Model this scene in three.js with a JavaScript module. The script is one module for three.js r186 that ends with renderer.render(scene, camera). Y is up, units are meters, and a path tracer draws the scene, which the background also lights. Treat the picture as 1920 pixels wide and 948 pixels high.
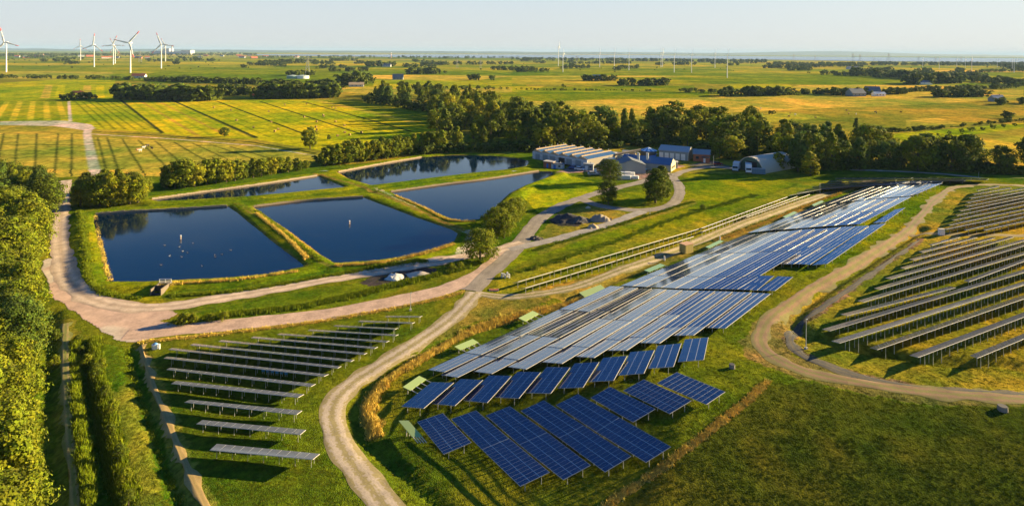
import * as THREE from 'three';
import { mergeGeometries } from 'three/addons/utils/BufferGeometryUtils.js';

// ------------------------------------------------------------------ camera, sky, sun, exposure
const scene = new THREE.Scene();
const FOC = 1150, PX0 = 960, PY0 = 97, CAMH = 50, ROLL = 0.0066;
const camera = new THREE.PerspectiveCamera(2 * Math.atan(474 / FOC) * 180 / Math.PI, 1920 / 948, 1, 90000);
camera.position.set(0, CAMH, 0);
camera.rotation.z = ROLL;
camera.setViewOffset(1920, 948, 0, 474 - PY0, 1920, 948);
camera.updateProjectionMatrix();

const SUN_AZ = 70 * Math.PI / 180, SUN_EL = 15 * Math.PI / 180;
const sunDir = new THREE.Vector3(Math.sin(SUN_AZ) * Math.cos(SUN_EL), Math.sin(SUN_EL), -Math.cos(SUN_AZ) * Math.cos(SUN_EL));
{
  const W = 1024, H = 512, d = new Float32Array(W * H * 4);
  const stops = [[0, .208, .211, .206], [3, .198, .217, .222], [6, .182, .216, .236], [11, .128, .176, .228], [16, .018, .062, .155], [24, .009, .04, .125], [40, .012, .045, .13], [90, .010, .038, .12]];
  for (let j = 0; j < H; j++) {
    const el = ((j + .5) / H - .5) * 180;
    let c = stops[0].slice(1);
    for (let s = 0; s < stops.length - 1; s++) if (el >= stops[s][0]) {
      let t = Math.min(1, (el - stops[s][0]) / (stops[s + 1][0] - stops[s][0])); t = t * t * (3 - 2 * t) * .5 + t * .5;
      c = [1, 2, 3].map(k => stops[s][k] + (stops[s + 1][k] - stops[s][k]) * t);
    }
    for (let i = 0; i < W; i++) {
      const az = ((i + .5) / W - .5) * 2 * Math.PI, e = el * Math.PI / 180;
      const x = Math.cos(az) * Math.cos(e), z = Math.sin(az) * Math.cos(e), y = Math.sin(e);
      const cs = x * sunDir.x + y * sunDir.y + z * sunDir.z;
      const g = Math.pow(Math.max(0, cs * .5 + .5), 6) * .22;
      const o = (j * W + i) * 4;
      d[o] = c[0] * (1 + g * 1.4) ; d[o + 1] = c[1] * (1 + g * 1.1); d[o + 2] = c[2] * (1 + g * .7); d[o + 3] = 1;
    }
  }
  const t = new THREE.DataTexture(d, W, H, THREE.RGBAFormat, THREE.FloatType);
  t.mapping = THREE.EquirectangularReflectionMapping; t.magFilter = THREE.LinearFilter; t.needsUpdate = true;
  scene.background = t; scene.environment = t;
}
const sun = new THREE.DirectionalLight(new THREE.Color().setRGB(1, .76, .38), 5);
sun.position.copy(sunDir).multiplyScalar(600).add(new THREE.Vector3(0, 0, -180)); sun.target.position.set(0, 0, -180);
sun.castShadow = true; sun.shadow.mapSize.set(4096, 4096); sun.shadow.radius = 1;
Object.assign(sun.shadow.camera, { left: -400, right: 400, top: 300, bottom: -300, near: 10, far: 1500 });
scene.add(sun, sun.target);
scene.fog = new THREE.FogExp2(new THREE.Color().setRGB(.42, .66, 1), 4e-5);

const renderer = new THREE.WebGLRenderer({ antialias: true });
renderer.toneMapping = THREE.LinearToneMapping;
renderer.toneMappingExposure = 3.5;
renderer.shadowMap.enabled = true;

// ------------------------------------------------------------------ helpers
const V = (x, y, z) => new THREE.Vector3(x, y, z);
const lin = (r, g, b) => new THREE.Color().setRGB(r, g, b);
function rng(seed) { let s = seed >>> 0; return () => { s = (s + 0x6d2b79f5) | 0; let t = Math.imul(s ^ (s >>> 15), 1 | s); t = (t + Math.imul(t ^ (t >>> 7), 61 | t)) ^ t; return ((t ^ (t >>> 14)) >>> 0) / 4294967296; }; }
const NT = 512, ntab = new Float32Array(NT * NT); { const r = rng(77); for (let i = 0; i < NT * NT; i++) ntab[i] = r(); }
function noise(x, y) {
  const ix = Math.floor(x), iy = Math.floor(y); let fx = x - ix, fy = y - iy; fx = fx * fx * (3 - 2 * fx); fy = fy * fy * (3 - 2 * fy);
  const a = ix & 511, b = (ix + 1) & 511, c = (iy & 511) * 512, e = ((iy + 1) & 511) * 512;
  const p = ntab[c + a], q = ntab[c + b], r = ntab[e + a], s = ntab[e + b];
  return p + (q - p) * fx + (r - p + (p - q - r + s) * fx) * fy;
}
const sst = (a, b, x) => { const t = Math.min(1, Math.max(0, (x - a) / (b - a))); return t * t * (3 - 2 * t); };
const cr = Math.cos(ROLL), sr = Math.sin(ROLL);
function unproj(px, py, h = 0) {             // pixel of the photograph -> point on the level y = h
  const a = (px - PX0) / FOC, b = -(py - PY0) / FOC;
  const dx = a * cr - b * sr, dy = a * sr + b * cr, t = (h - CAMH) / dy;
  return V(dx * t, h, -t);
}
const taken = {};
function numbered(n) { const k = taken[n] = (taken[n] ?? -1) + 1; return k ? n + '_' + String(k).padStart(3, '0') : n; }
function shadow(o) { o.castShadow = o.receiveShadow = true; return o; }
function thing(name, label, category, p, turn = 0, group) {
  const o = new THREE.Group(); o.name = numbered(name); o.position.copy(p ?? V(0, 0, 0)); o.rotation.y = turn;
  o.userData = { label, category }; if (group) o.userData.group = group; scene.add(o); return o;
}
function part(name, geo, mat, parent) { const m = shadow(new THREE.Mesh(geo, mat)); m.name = name; parent.add(m); return m; }
function single(name, geo, mat, label, category, group) {
  const m = shadow(new THREE.Mesh(geo, mat)); m.name = numbered(name); m.userData = { label, category }; if (group) m.userData.group = group; scene.add(m); return m;
}
function struct(name, geo, mat) { const m = shadow(new THREE.Mesh(geo, mat)); m.name = numbered(name); m.userData = { kind: 'structure' }; scene.add(m); return m; }
const std = (c, rough = .9, o = {}) => new THREE.MeshStandardMaterial({ color: Array.isArray(c) ? lin(...c) : c, roughness: rough, ...o });
const box = (w, h, d, x = 0, y = 0, z = 0) => new THREE.BoxGeometry(w, h, d).translate(x, y, z);
function clean(g) { const n = g.index ? g.toNonIndexed() : g; for (const k of Object.keys(n.attributes)) if (!['position', 'normal', 'uv'].includes(k)) n.deleteAttribute(k); return n; }
const merge = (...gs) => mergeGeometries(gs.flat().map(clean));
function bar(a, b, r, n = 6, r2 = r) {
  const d = b.clone().sub(a), l = d.length(), g = new THREE.CylinderGeometry(r2, r, l, n, 1);
  g.translate(0, l / 2, 0).applyQuaternion(new THREE.Quaternion().setFromUnitVectors(V(0, 1, 0), d.normalize())).translate(a.x, a.y, a.z); return g;
}
function tex(w, h, fn, srgb = true) {
  const d = new Uint8Array(w * h * 4);
  for (let j = 0; j < h; j++) for (let i = 0; i < w; i++) { const c = fn(i, j), o = (j * w + i) * 4; d[o] = c[0]; d[o + 1] = c[1]; d[o + 2] = c[2]; d[o + 3] = 255; }
  const t = new THREE.DataTexture(d, w, h); t.magFilter = THREE.LinearFilter; t.wrapS = t.wrapT = THREE.RepeatWrapping; if (srgb) t.colorSpace = THREE.SRGBColorSpace; t.needsUpdate = true; return t;
}
const s8 = v => { v = Math.min(1, Math.max(0, v)); return Math.round(255 * (v <= .0031308 ? v * 12.92 : 1.055 * Math.pow(v, 1 / 2.4) - .055)); };
const css = c => `rgb(${s8(c[0])},${s8(c[1])},${s8(c[2])})`;

// ------------------------------------------------------------------ ponds and terrain
const WATER = .2, CREST = .7;
const pondPx = [
  [[178, 402], [250, 397], [340, 392.5], [425, 387], [442, 398], [505, 450], [570, 499], [500, 513], [420, 520], [330, 524], [270, 527], [205, 526], [195, 495], [185, 450], [176, 415]],
  [[475, 388], [560, 378], [680, 370], [705, 380], [780, 408], [845, 430], [858, 438], [850, 452], [820, 465], [760, 480], [700, 488], [628, 492], [600, 475], [540, 430]],
  [[284, 374], [380, 360.5], [480, 347], [594, 330], [645, 351], [560, 359], [480, 367], [380, 373], [300, 377]],
  [[634, 323], [708, 309], [790, 295], [850, 291], [920, 292], [965, 296], [992, 302], [985, 311], [960, 316], [885, 324], [809, 333], [740, 342], [697, 347], [655, 335]],
  [[733, 360], [790, 352], [834, 346], [900, 338], [960, 329], [1010, 321], [1034, 322], [1036, 328], [1010, 338], [985, 347], [955, 362], [920, 395], [897, 411], [870, 414], [850, 411], [796, 389], [758, 372]]];
const ponds = pondPx.map(p => p.map(([x, y]) => { const q = unproj(x, y, WATER); return [q.x, q.z]; }));
const pondBB = ponds.map(p => [Math.min(...p.map(q => q[0])), Math.max(...p.map(q => q[0])), Math.min(...p.map(q => q[1])), Math.max(...p.map(q => q[1]))]);
function segDist(x, z, ax, az, bx, bz) { const dx = bx - ax, dz = bz - az; let t = ((x - ax) * dx + (z - az) * dz) / (dx * dx + dz * dz); t = Math.min(1, Math.max(0, t)); return Math.hypot(x - ax - dx * t, z - az - dz * t); }
function polyDist(x, z, p) { let d = 1e9, inside = false; for (let i = 0, j = p.length - 1; i < p.length; j = i++) { d = Math.min(d, segDist(x, z, p[j][0], p[j][1], p[i][0], p[i][1])); if ((p[i][1] > z) !== (p[j][1] > z) && x < (p[j][0] - p[i][0]) * (z - p[i][1]) / (p[j][1] - p[i][1]) + p[i][0]) inside = !inside; } return inside ? -d : d; }
function pondDist(x, z) { let d = 99; for (let k = 0; k < 5; k++) { const b = pondBB[k]; if (x < b[0] - 14 || x > b[1] + 14 || z < b[2] - 14 || z > b[3] + 14) continue; d = Math.min(d, polyDist(x, z, ponds[k])); } return d; }
function lineDist(x, z, l) { let d = 1e9; for (let i = 1; i < l.length; i++) d = Math.min(d, segDist(x, z, l[i - 1][0], l[i - 1][1], l[i][0], l[i][1])); return d; }
const flat = l => l.map(([x, y]) => { const q = unproj(x, y, 0); return [q.x, q.z]; });
// foot of the mound that carries the middle solar field: signed distance, positive on the mound
const moundLine = flat([[1640, 316], [1560, 366], [1300, 462], [1040, 584], [885, 628], [800, 668], [715, 722], [686, 770], [705, 820], [765, 872], [850, 948], [960, 1060], [1100, 1250]]);
const moundPoly = [...moundLine, [420, -30], [420, -275]];
const ditchA = flat([[152, 655], [160, 720], [178, 800], [205, 948], [240, 1150]]), ditchB = flat([[247, 650], [268, 740], [300, 850], [340, 948], [410, 1130]]);
const ditchR = flat([[1990, 748], [1860, 737], [1760, 733], [1640, 712], [1560, 688], [1505, 665], [1482, 640], [1500, 612], [1560, 565], [1610, 530], [1680, 480], [1730, 448]]);
const ditchC = flat([[95, 585], [92, 700], [92, 820], [100, 960], [120, 1200]]);
function terrain(x, z) {
  let h = 0;
  if (z > -330 && z < -20 && Math.abs(x) < 330) {
    const pd = pondDist(x, z);
    if (pd < 11) {
      if (pd < 0) h = WATER + Math.max(-2, pd * .8);
      else h = pd < 2.2 ? WATER + (CREST - WATER) * sst(-1.2, 2.2, pd) - (CREST - WATER) * sst(-1.2, 2.2, 0) * (1 - pd / 2.2) : CREST * (1 - sst(4, 7.5, pd));
    } else {
      if (x > -25 && z > -250) {
        const inM = polyDist(x, z, moundPoly), n = Math.max(0, -inM);
        const near = sst(-112, -84, z); h += sst(0, lerp(22, 34, near), n) * (z > -128 ? lerp(3.6, 4.8, near) : lerp(3.6, 2.4, Math.min(1, (-128 - z) / 110)) * (1 - sst(-236, -249, z)));
        if (inM > -1.5 && inM < 5) h -= .6 * Math.exp(-((inM - 1.4) ** 2) / 1.2);
      }
      if (x > 8 && z > -190) { const d = lineDist(x, z, ditchR); h -= 1.1 * Math.exp(-((d / 1.5) ** 2)); }
      if (x < -28 && z > -150) {
        let d = lineDist(x, z, ditchA); h -= 1.1 * Math.exp(-((d / 1.2) ** 4));
        d = lineDist(x, z, ditchB); h -= .7 * Math.exp(-((d / 1) ** 4));
        d = lineDist(x, z, ditchC); h -= .7 * Math.exp(-((d / 1.1) ** 4));
      }
    }
    if (z > -215 && pd > .3) h += (noise(x * .13 + 9, z * .13) - .5) * .2 + (noise(x * .4, z * .4 + 40) - .5) * .06;
  }
  return h;
}
function G(px, py, up = 0) { let h = 0, p; for (let i = 0; i < 7; i++) { p = unproj(px, py, h + up); h = terrain(p.x, p.z); } p = unproj(px, py, h + up); return p; }
const ground = (x, z) => V(x, terrain(x, z), z);

// ------------------------------------------------------------------ ground colour maps, laid out in metres
const C = {
  lush: [.085, .135, .006], grass: [.115, .14, .008], bright: [.15, .19, .005], dry: [.22, .175, .028], gold: [.36, .25, .03], yellow: [.37, .35, .006], yellowgreen: [.26, .29, .006],
  tan: [.39, .305, .036], olive: [.23, .205, .02], lawn: [.085, .088, .009], soil: [.19, .13, .07], dark: [.03, .04, .008], gravel: [.48, .40, .31], far: [.26, .25, .012], fargreen: [.15, .19, .005], fartan: [.39, .305, .036], hedge: [.03, .042, .010], grey: [.18, .17, .16], coal: [.05, .047, .045]
};
const patches = [];
const P = (c, pts, o = {}) => patches.push({ c, pts: pts.map(([x, y]) => { const q = G(x, y); return [q.x, q.z]; }), ...o });
const Ln = (c, w, pts, o = {}) => patches.push({ c, w, line: true, pts: pts.map(([x, y]) => { const q = G(x, y); return [q.x, q.z]; }), ...o });
const lerp = (a, b, t) => a + (b - a) * t;
const mixc = (a, b, t) => a.map((v, i) => lerp(v, b[i], t));
// far plain: bands of fields
{
  const r = rng(5);
  for (let k = 0; k < 90; k++) {
    const y = 101.5 + Math.pow(r(), 1.5) * 62, x = r() * 2100 - 90, w = 90 + r() * 380, h = (y - 97) * (.05 + r() * .13), t = x * .0066 - 3;
    const c = [C.far, C.fargreen, C.fargreen, C.fartan, C.olive, mixc(C.far, C.yellow, .5)][Math.floor(r() * 6)];
    P(c, [[x, y + t], [x + w, y + t + w * .006], [x + w + 12, y + h + t + w * .006], [x - 14, y + h + t]]);
  }
  P(C.fartan, [[0, 133], [215, 135], [205, 143], [0, 142]]); P(C.fargreen, [[0, 122], [330, 124], [420, 135], [215, 134], [0, 132]]);
  P(C.fargreen, [[330, 124], [650, 132], [640, 150], [250, 146]]);
  P(C.fartan, [[0, 143], [190, 146], [100, 150], [0, 150]]); P(C.yellowgreen, [[0, 149], [215, 150], [214, 157], [0, 157]]);
  P(C.fargreen, [[480, 128], [640, 128], [900, 131], [960, 140], [700, 141], [480, 141]]); P(C.fartan, [[770, 141], [960, 142], [900, 150], [700, 152]]);
  P(mixc(C.far, C.yellow, .4), [[700, 150], [960, 150], [960, 160], [700, 162]]); P(C.fartan, [[640, 164], [960, 164], [960, 174], [700, 178], [640, 172]]);
  P(C.bright, [[880, 176], [1000, 172], [1330, 173], [1330, 184], [1000, 189], [880, 186]]);
  P(C.fargreen, [[960, 131], [1320, 133], [1400, 142], [960, 142]]); P(mixc(C.far, C.tan, .3), [[960, 143], [1160, 146], [1160, 160], [960, 158]]);
  P(C.bright, [[1020, 162], [1300, 160], [1310, 170], [1000, 170]]); P(C.fargreen, [[1300, 145], [1920, 135], [1920, 150], [1330, 158]]); P(C.bright, [[1440, 146], [1640, 152], [1600, 160], [1440, 156]]);
  P(C.fartan, [[1500, 160], [1800, 155], [1800, 166], [1440, 170]]);
}
// tan and olive meadows behind the wood, right
P(C.tan, [[985, 190], [1200, 186], [1440, 179], [1700, 172], [1920, 168], [1920, 185], [1700, 198], [1500, 206], [1300, 214], [1180, 222], [1040, 214]]);
P(C.olive, [[1180, 224], [1310, 213], [1500, 205], [1700, 197], [1920, 184], [1920, 228], [1740, 240], [1640, 252], [1400, 262], [1180, 250]]);
P(mixc(C.tan, C.yellow, .3), [[1280, 220], [1480, 210], [1560, 222], [1300, 236]]);
P(C.tan, [[1700, 224], [1760, 221], [1800, 232], [1700, 236]]);
P(C.yellowgreen, [[1650, 253], [1920, 230], [1920, 240], [1700, 268]]); P(C.olive, [[1690, 270], [1920, 240], [1920, 335], [1690, 335]]);
P(mixc(C.tan, C.yellowgreen, .4), [[1720, 285], [1920, 252], [1920, 290], [1820, 300], [1720, 300]]);
Ln(C.fartan, 1.6, [[1650, 251], [1780, 240], [1920, 227]]);
for (let k = 0; k < 9; k++) Ln(mixc(C.olive, C.dark, .45), 1.2, [[1640 - k * 24, 206 + k * 3.2], [1760, 206 + k * 3], [1920, 192 + k * 3.4]]);
// strip fields, left
P(C.yellowgreen, [[-60, 157], [222, 157], [226, 188], [-60, 190]]);
for (let k = 0; k < 6; k++) P([C.tan, C.yellow, C.yellowgreen][k % 3], [[84 + k * 24, 160], [98 + k * 24, 160], [92 + k * 26, 184], [74 + k * 26, 184]]);
P(mixc(C.bright, C.yellowgreen, .5), [[-60, 189], [128, 189], [132, 227], [-60, 228]]);
P(C.yellowgreen, [[131, 189], [226, 187], [312, 249], [178, 242], [135, 228]]);
for (let k = 0; k < 7; k++) { P(mixc(C.yellow, C.tan, .4), [[-40 + k * 24, 190], [-30 + k * 24, 190], [-70 + k * 33, 226], [-84 + k * 33, 226]]); P(mixc(C.bright, C.dark, .2), [[138 + k * 13, 190], [141 + k * 13, 190], [200 + k * 19, 243], [193 + k * 19, 242]]); }
P(C.yellow, [[230, 187], [322, 189], [480, 262], [305, 251]]);
for (let k = 0; k < 5; k++) P(k % 2 ? C.gold : C.yellowgreen, [[242 + k * 16, 188], [247 + k * 16, 188], [350 + k * 27, 255], [338 + k * 27, 254]]);
P(C.yellow, [[326, 188], [470, 186], [650, 188], [830, 245], [760, 275], [600, 282], [485, 262]]);
P(C.bright, [[600, 188], [700, 188], [810, 205], [820, 240], [780, 230], [640, 196]]); P(mixc(C.tan, C.yellow, .4), [[578, 187], [600, 188], [790, 228], [770, 230]]);
for (let k = 0; k < 13; k++) Ln(k % 4 == 0 ? C.dark : mixc(C.yellow, C.grass, .7), k % 4 == 0 ? 1.8 : .8, [[327 + k * 20, 190], [482 + k * 24, 258 - k * 1.0], [560 + k * 20, 285]].slice(0, k < 4 ? 2 : 2));
Ln(C.hedge, 2, [[226, 188], [304, 249]]); Ln(C.hedge, 2, [[325, 189], [480, 258]]);
Ln(C.hedge, 2.5, [[-60, 157], [214, 157]]); Ln(C.hedge, 2.2, [[-60, 188.5], [110, 188]]);
P(C.olive, [[165, 243], [300, 251], [600, 285], [600, 292], [430, 270], [175, 256]]); Ln(C.hedge, 1.6, [[175, 246], [320, 255], [470, 266], [590, 287]]); Ln(C.gravel, 1.8, [[170, 251], [320, 260], [480, 273], [590, 292]]);
P(C.tan, [[-60, 247], [156, 251], [168, 330], [-60, 340]]); P(C.tan, [[176, 257], [440, 271], [600, 293], [560, 305], [470, 300], [300, 330], [192, 330]]);
P(mixc(C.tan, C.olive, .5), [[-60, 240], [150, 240], [155, 250], [-60, 248]]);
for (const [a, b, c, d] of [[33, 250, 24, 330], [68, 250, 64, 330], [108, 250, 101, 330], [134, 250, 133, 330], [6, 250, -12, 330], [200, 258, 225, 328], [228, 260, 272, 328], [258, 262, 320, 320], [290, 264, 352, 315], [325, 266, 400, 310], [360, 268, 440, 305], [395, 271, 480, 300], [430, 274, 510, 298], [182, 257, 200, 325]]) Ln(mixc(C.hedge, C.tan, .1), .75, [[a, b], [c, d]]);
Ln(C.dark, 1, [[-60, 270], [160, 272]]);
P(C.gravel, [[-60, 228], [120, 226], [170, 233], [178, 240], [165, 247], [150, 243], [100, 236], [-60, 233]]); Ln(C.gravel, 4.2, [[166, 238], [162, 250], [170, 290], [180, 330]]); Ln(C.gravel, 2.2, [[128, 190], [131, 227]]);
// close ground
P(C.lush, [[120, 345], [620, 310], [1000, 285], [1130, 345], [990, 450], [860, 490], [560, 540], [250, 565], [140, 545]]);
for (const p of ponds) patches.push({ c: C.bright, pts: p, grow: 6 });
for (const p of ponds) patches.push({ c: C.dry, pts: p, grow: .9 });
P(C.bright, [[150, 395], [178, 400], [208, 526], [300, 530], [300, 565], [200, 558], [165, 500]]);
P(C.yellowgreen, [[960, 355], [1060, 325], [1150, 350], [1010, 400]]); P(C.bright, [[1130, 372], [1230, 350], [1260, 372], [1170, 390]]);
P(C.bright, [[1290, 325], [1440, 330], [1490, 345], [1300, 420], [1010, 480], [940, 510], [970, 470], [1280, 390]]);
P(mixc(C.bright, C.olive, .45), [[940, 512], [1300, 418], [1500, 345], [1640, 330], [1560, 362], [1300, 452], [1050, 540], [920, 552]]);
P(C.dry, [[1000, 545], [1300, 463], [1560, 370], [1640, 338], [1650, 342], [1560, 382], [1300, 478], [1060, 570]]);
P(mixc(C.dry, C.bright, .4), [[1000, 465], [1100, 432], [1160, 412], [1300, 372], [1310, 382], [1160, 428], [1010, 478]]);
P(mixc(C.dry, C.olive, .5), [[1000, 450], [1050, 395], [1110, 385], [1180, 400], [1150, 415], [1060, 440]]); P(C.coal, [[1028, 412], [1045, 400], [1075, 402], [1100, 412], [1085, 424], [1045, 424]]);
P(C.bright, [[1540, 360], [1640, 340], [1780, 340], [1740, 380], [1680, 430], [1560, 500], [1500, 520]]);
P(C.olive, [[1900, 345], [1760, 360], [1690, 430], [1600, 500], [1460, 600], [1430, 660], [1500, 700], [1640, 725], [1960, 750], [1960, 345]]);
P(mixc(C.olive, C.lush, .3), [[1540, 560], [1920, 440], [1920, 735], [1700, 725], [1520, 670]]);
P(mixc(C.dry, C.soil, .35), [[1390, 640], [1420, 595], [1500, 560], [1480, 620], [1490, 670], [1620, 708], [1920, 738], [1920, 765], [1700, 755], [1500, 712], [1400, 672]]);
P(C.lawn, [[1090, 990], [1180, 940], [1300, 840], [1430, 722], [1500, 715], [1700, 758], [2000, 768], [2000, 1100], [1090, 1100]]);
P(C.grass, [[250, 645], [640, 590], [880, 555], [780, 640], [640, 730], [612, 770], [630, 840], [720, 960], [380, 960]]);
P(mixc(C.dry, C.tan, .5), [[258, 650], [280, 655], [330, 780], [408, 960], [350, 960], [292, 800]]); P(C.lush, [[246, 650], [262, 655], [290, 800], [345, 960], [310, 960], [265, 780]]);
P(mixc(C.dry, C.bright, .4), [[105, 600], [140, 600], [150, 700], [165, 960], [100, 960], [100, 720]]); P(C.olive, [[205, 735], [240, 720], [270, 800], [300, 900], [315, 960], [255, 960], [225, 800]]); P(C.lush, [[170, 640], [240, 660], [240, 715], [215, 735], [190, 720], [250, 955], [200, 955], [165, 760]]);
Ln(C.gold, 1.4, [[1040, 578], [960, 596], [885, 622], [810, 660], [722, 715], [690, 765], [705, 815]]); Ln(C.gold, .5, [[1440, 715], [1400, 752], [1320, 815], [1250, 870], [1150, 940], [1090, 990]]);
P(C.dry, [[888, 556], [960, 560], [1040, 556], [1000, 575], [900, 600], [850, 628], [800, 650], [850, 600]]);
P(mixc(C.dry, C.grass, .4), [[320, 592], [470, 575], [660, 545], [700, 540], [560, 570], [420, 600]]); P(C.lush, [[310, 602], [480, 560], [700, 525], [830, 512], [700, 562], [520, 592], [340, 612]]);
P(C.coal, [[668, 530], [720, 510], [790, 500], [818, 503], [812, 515], [700, 538]]);
Ln(C.dry, 1.2, [[480, 392], [570, 470], [620, 502]]); Ln(C.gravel, .35, [[700, 350], [790, 398], [880, 440]]); Ln(C.gravel, .35, [[704, 350], [794, 397], [884, 438]]); Ln(C.dry, 1.6, [[590, 325], [690, 352], [870, 432]]);
Ln(C.dry, .5, [[440, 380], [540, 440], [600, 495]]); Ln(C.dry, .5, [[446, 379], [546, 439], [606, 494]]);
Ln(C.gravel, 2.2, [[880, 432], [882, 455], [862, 475]]);
Ln(C.soil, 1.6, [...Array(12).keys()].map(k => [[1990, 748], [1860, 737], [1760, 733], [1640, 712], [1560, 688], [1505, 665], [1482, 640], [1500, 612], [1560, 565], [1610, 530], [1680, 480], [1730, 448]][k]));
Ln(C.grey, .9, [[1990, 750], [1860, 739], [1760, 735], [1640, 714], [1560, 690], [1505, 667]]);
P(mixc(C.grey, C.soil, .5), [[1040, 325], [1100, 322], [1160, 338], [1210, 336], [1260, 318], [1330, 300], [1400, 320], [1260, 308], [1180, 300], [1090, 300]]);
P(C.lush, [[1500, 318], [1920, 325], [1920, 345], [1700, 335], [1500, 340]]);

function paintTier(x0, x1, z0, z1, W, H, base, warp, fine) {
  const cv = document.createElement('canvas'); cv.width = W; cv.height = H; const g = cv.getContext('2d');
  const sx = W / (x1 - x0), sz = H / (z0 - z1), X = x => (x - x0) * sx, Z = z => (z0 - z) * sz;
  g.fillStyle = css(base); g.fillRect(0, 0, W, H); g.lineJoin = g.lineCap = 'round';
  for (const p of patches) {
    g.beginPath(); p.pts.forEach(([x, z], i) => i ? g.lineTo(X(x), Z(z)) : g.moveTo(X(x), Z(z)));
    if (p.line) { g.strokeStyle = css(p.c); g.lineWidth = Math.max(p.w * sx, .6); g.stroke(); } else { g.closePath(); g.fillStyle = css(p.c); g.fill(); if (p.grow) { g.strokeStyle = css(p.c); g.lineWidth = p.grow * 2 * sx; g.stroke(); } }
  }
  const src = g.getImageData(0, 0, W, H).data, d = new Uint8Array(W * H * 4), px = 1 / sx;
  for (let j = 0; j < H; j++) for (let i = 0; i < W; i++) {
    const x = x0 + (i + .5) * px, z = z0 - (j + .5) / sz;
    const wx = (noise(x / (warp * 4) + 3, z / (warp * 4)) - .5 + (noise(x / warp, z / warp + 7) - .5) * .7) * warp * 1.5, wz = (noise(x / (warp * 4) + 90, z / (warp * 4) + 31) - .5 + (noise(x / warp + 55, z / warp) - .5) * .7) * warp * 1.5;
    const a = Math.min(W - 1, Math.max(0, Math.round(i + wx * sx))), b = Math.min(H - 1, Math.max(0, Math.round(j + wz * sz))), s = (b * W + a) * 4, o = (j * W + i) * 4;
    const n1 = noise(x / (fine * 60), z / (fine * 60)) - .5, n2 = noise(x / (fine * 14) + 11, z / (fine * 14)) - .5, n3 = noise(x / (fine * 4), z / (fine * 4) + 5) - .5, n4 = noise(x / fine + 8, z / fine) - .5;
    const m = 1 + n1 * .2 + n2 * .15 + n3 * .24 + n4 * .40, hue = (n2 + n1 * 1.2 + n3 * .5) * .22;
    d[o] = Math.min(255, src[s] * m * (1 + hue)); d[o + 1] = Math.min(255, src[s + 1] * m); d[o + 2] = Math.min(255, src[s + 2] * m * (1 + hue * .5)); d[o + 3] = 255;
  }
  const t = new THREE.DataTexture(d, W, H); t.colorSpace = THREE.SRGBColorSpace; t.magFilter = THREE.LinearFilter; t.wrapS = t.wrapT = THREE.ClampToEdgeWrapping; t.needsUpdate = true; return t;
}
const bumpT = tex(512, 512, (i, j) => { const w = (s, o) => { const k = 512 / s; const n = (a, b) => noise(((a % k) + k) % k + o, ((b % k) + k) % k + o); const x = i / s, y = j / s, fx = x / k, v = n(x, y); return v; }; let v = 110 * w(4, 0) + 90 * w(10, 60) + 55 * w(2, 130); return [v, v, v]; }, false);
function sheet(name, x0, x1, z0, z1, nx, nz, map, opt = {}) {          // grid sheet, holes left out
  const pos = [], uv = [], idx = [], id = new Map(), [ux0, ux1, uz0, uz1] = opt.uv ?? [x0, x1, z0, z1];
  const xs = opt.xs ?? [...Array(nx + 1).keys()].map(i => x0 + (x1 - x0) * i / nx), zs = opt.zs ?? [...Array(nz + 1).keys()].map(i => z0 + (z1 - z0) * i / nz);
  const at = (i, j) => { const k = i * 100000 + j; if (!id.has(k)) { id.set(k, pos.length / 3); const x = xs[i], z = zs[j]; pos.push(x, opt.flat ? 0 : terrain(x, z), z); uv.push((x - ux0) / (ux1 - ux0), (uz0 - z) / (uz0 - uz1)); } return id.get(k); };
  for (let i = 0; i < xs.length - 1; i++) for (let j = 0; j < zs.length - 1; j++) {
    const cx = (xs[i] + xs[i + 1]) / 2, cz = (zs[j] + zs[j + 1]) / 2; if (opt.hole && opt.hole(cx, cz)) continue;
    const a = at(i, j), b = at(i + 1, j), c = at(i + 1, j + 1), d = at(i, j + 1); idx.push(a, b, c, a, c, d);
  }
  const g = new THREE.BufferGeometry(); g.setAttribute('position', new THREE.Float32BufferAttribute(pos, 3)); g.setAttribute('uv', new THREE.Float32BufferAttribute(uv, 2)); g.setIndex(idx); g.computeVertexNormals();
  const m = new THREE.MeshStandardMaterial({ map, roughness: 1 }); m.specularIntensity = 0;
  if (opt.bump) { const b = bumpT.clone(); b.repeat.set((x1 - x0) / opt.bump, (z0 - z1) / opt.bump); b.needsUpdate = true; m.bumpMap = b; m.bumpScale = opt.bumpScale; }
  return struct(name, g, m);
}
console.log('paint');
const A = [-200, 200, -55, -255], B = [-740, 740, -255, -995], Cc = [-2400, 2400, -995, -3395], D = [-28000, 28000, -3395, -31395];
sheet('ground', ...A, 440, 220, paintTier(...A, 2048, 1024, C.grass, .7, .3), { bump: 9, bumpScale: .16 });
sheet('ground', ...B, 370, 185, paintTier(...B, 2048, 1024, C.olive, .5, 1), { bump: 30, bumpScale: .3 });
sheet('ground', ...Cc, 8, 4, paintTier(...Cc, 2048, 1024, C.far, 5, 4), { flat: true });
sheet('ground', ...D, 0, 0, paintTier(...D, 1024, 512, C.far, 40, 50), { flat: true, uv: D, xs: [-28000, -2400, -740, -200, 200, 740, 2400, 28000], zs: [600, -55, -255, -995, -3395, -31395], hole: (x, z) => z > -255 && z < -55 && Math.abs(x) < 200 || z < -255 && z > -995 && Math.abs(x) < 740 || z < -995 && z > -3395 && Math.abs(x) < 2400 });
console.log('ground done');

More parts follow.
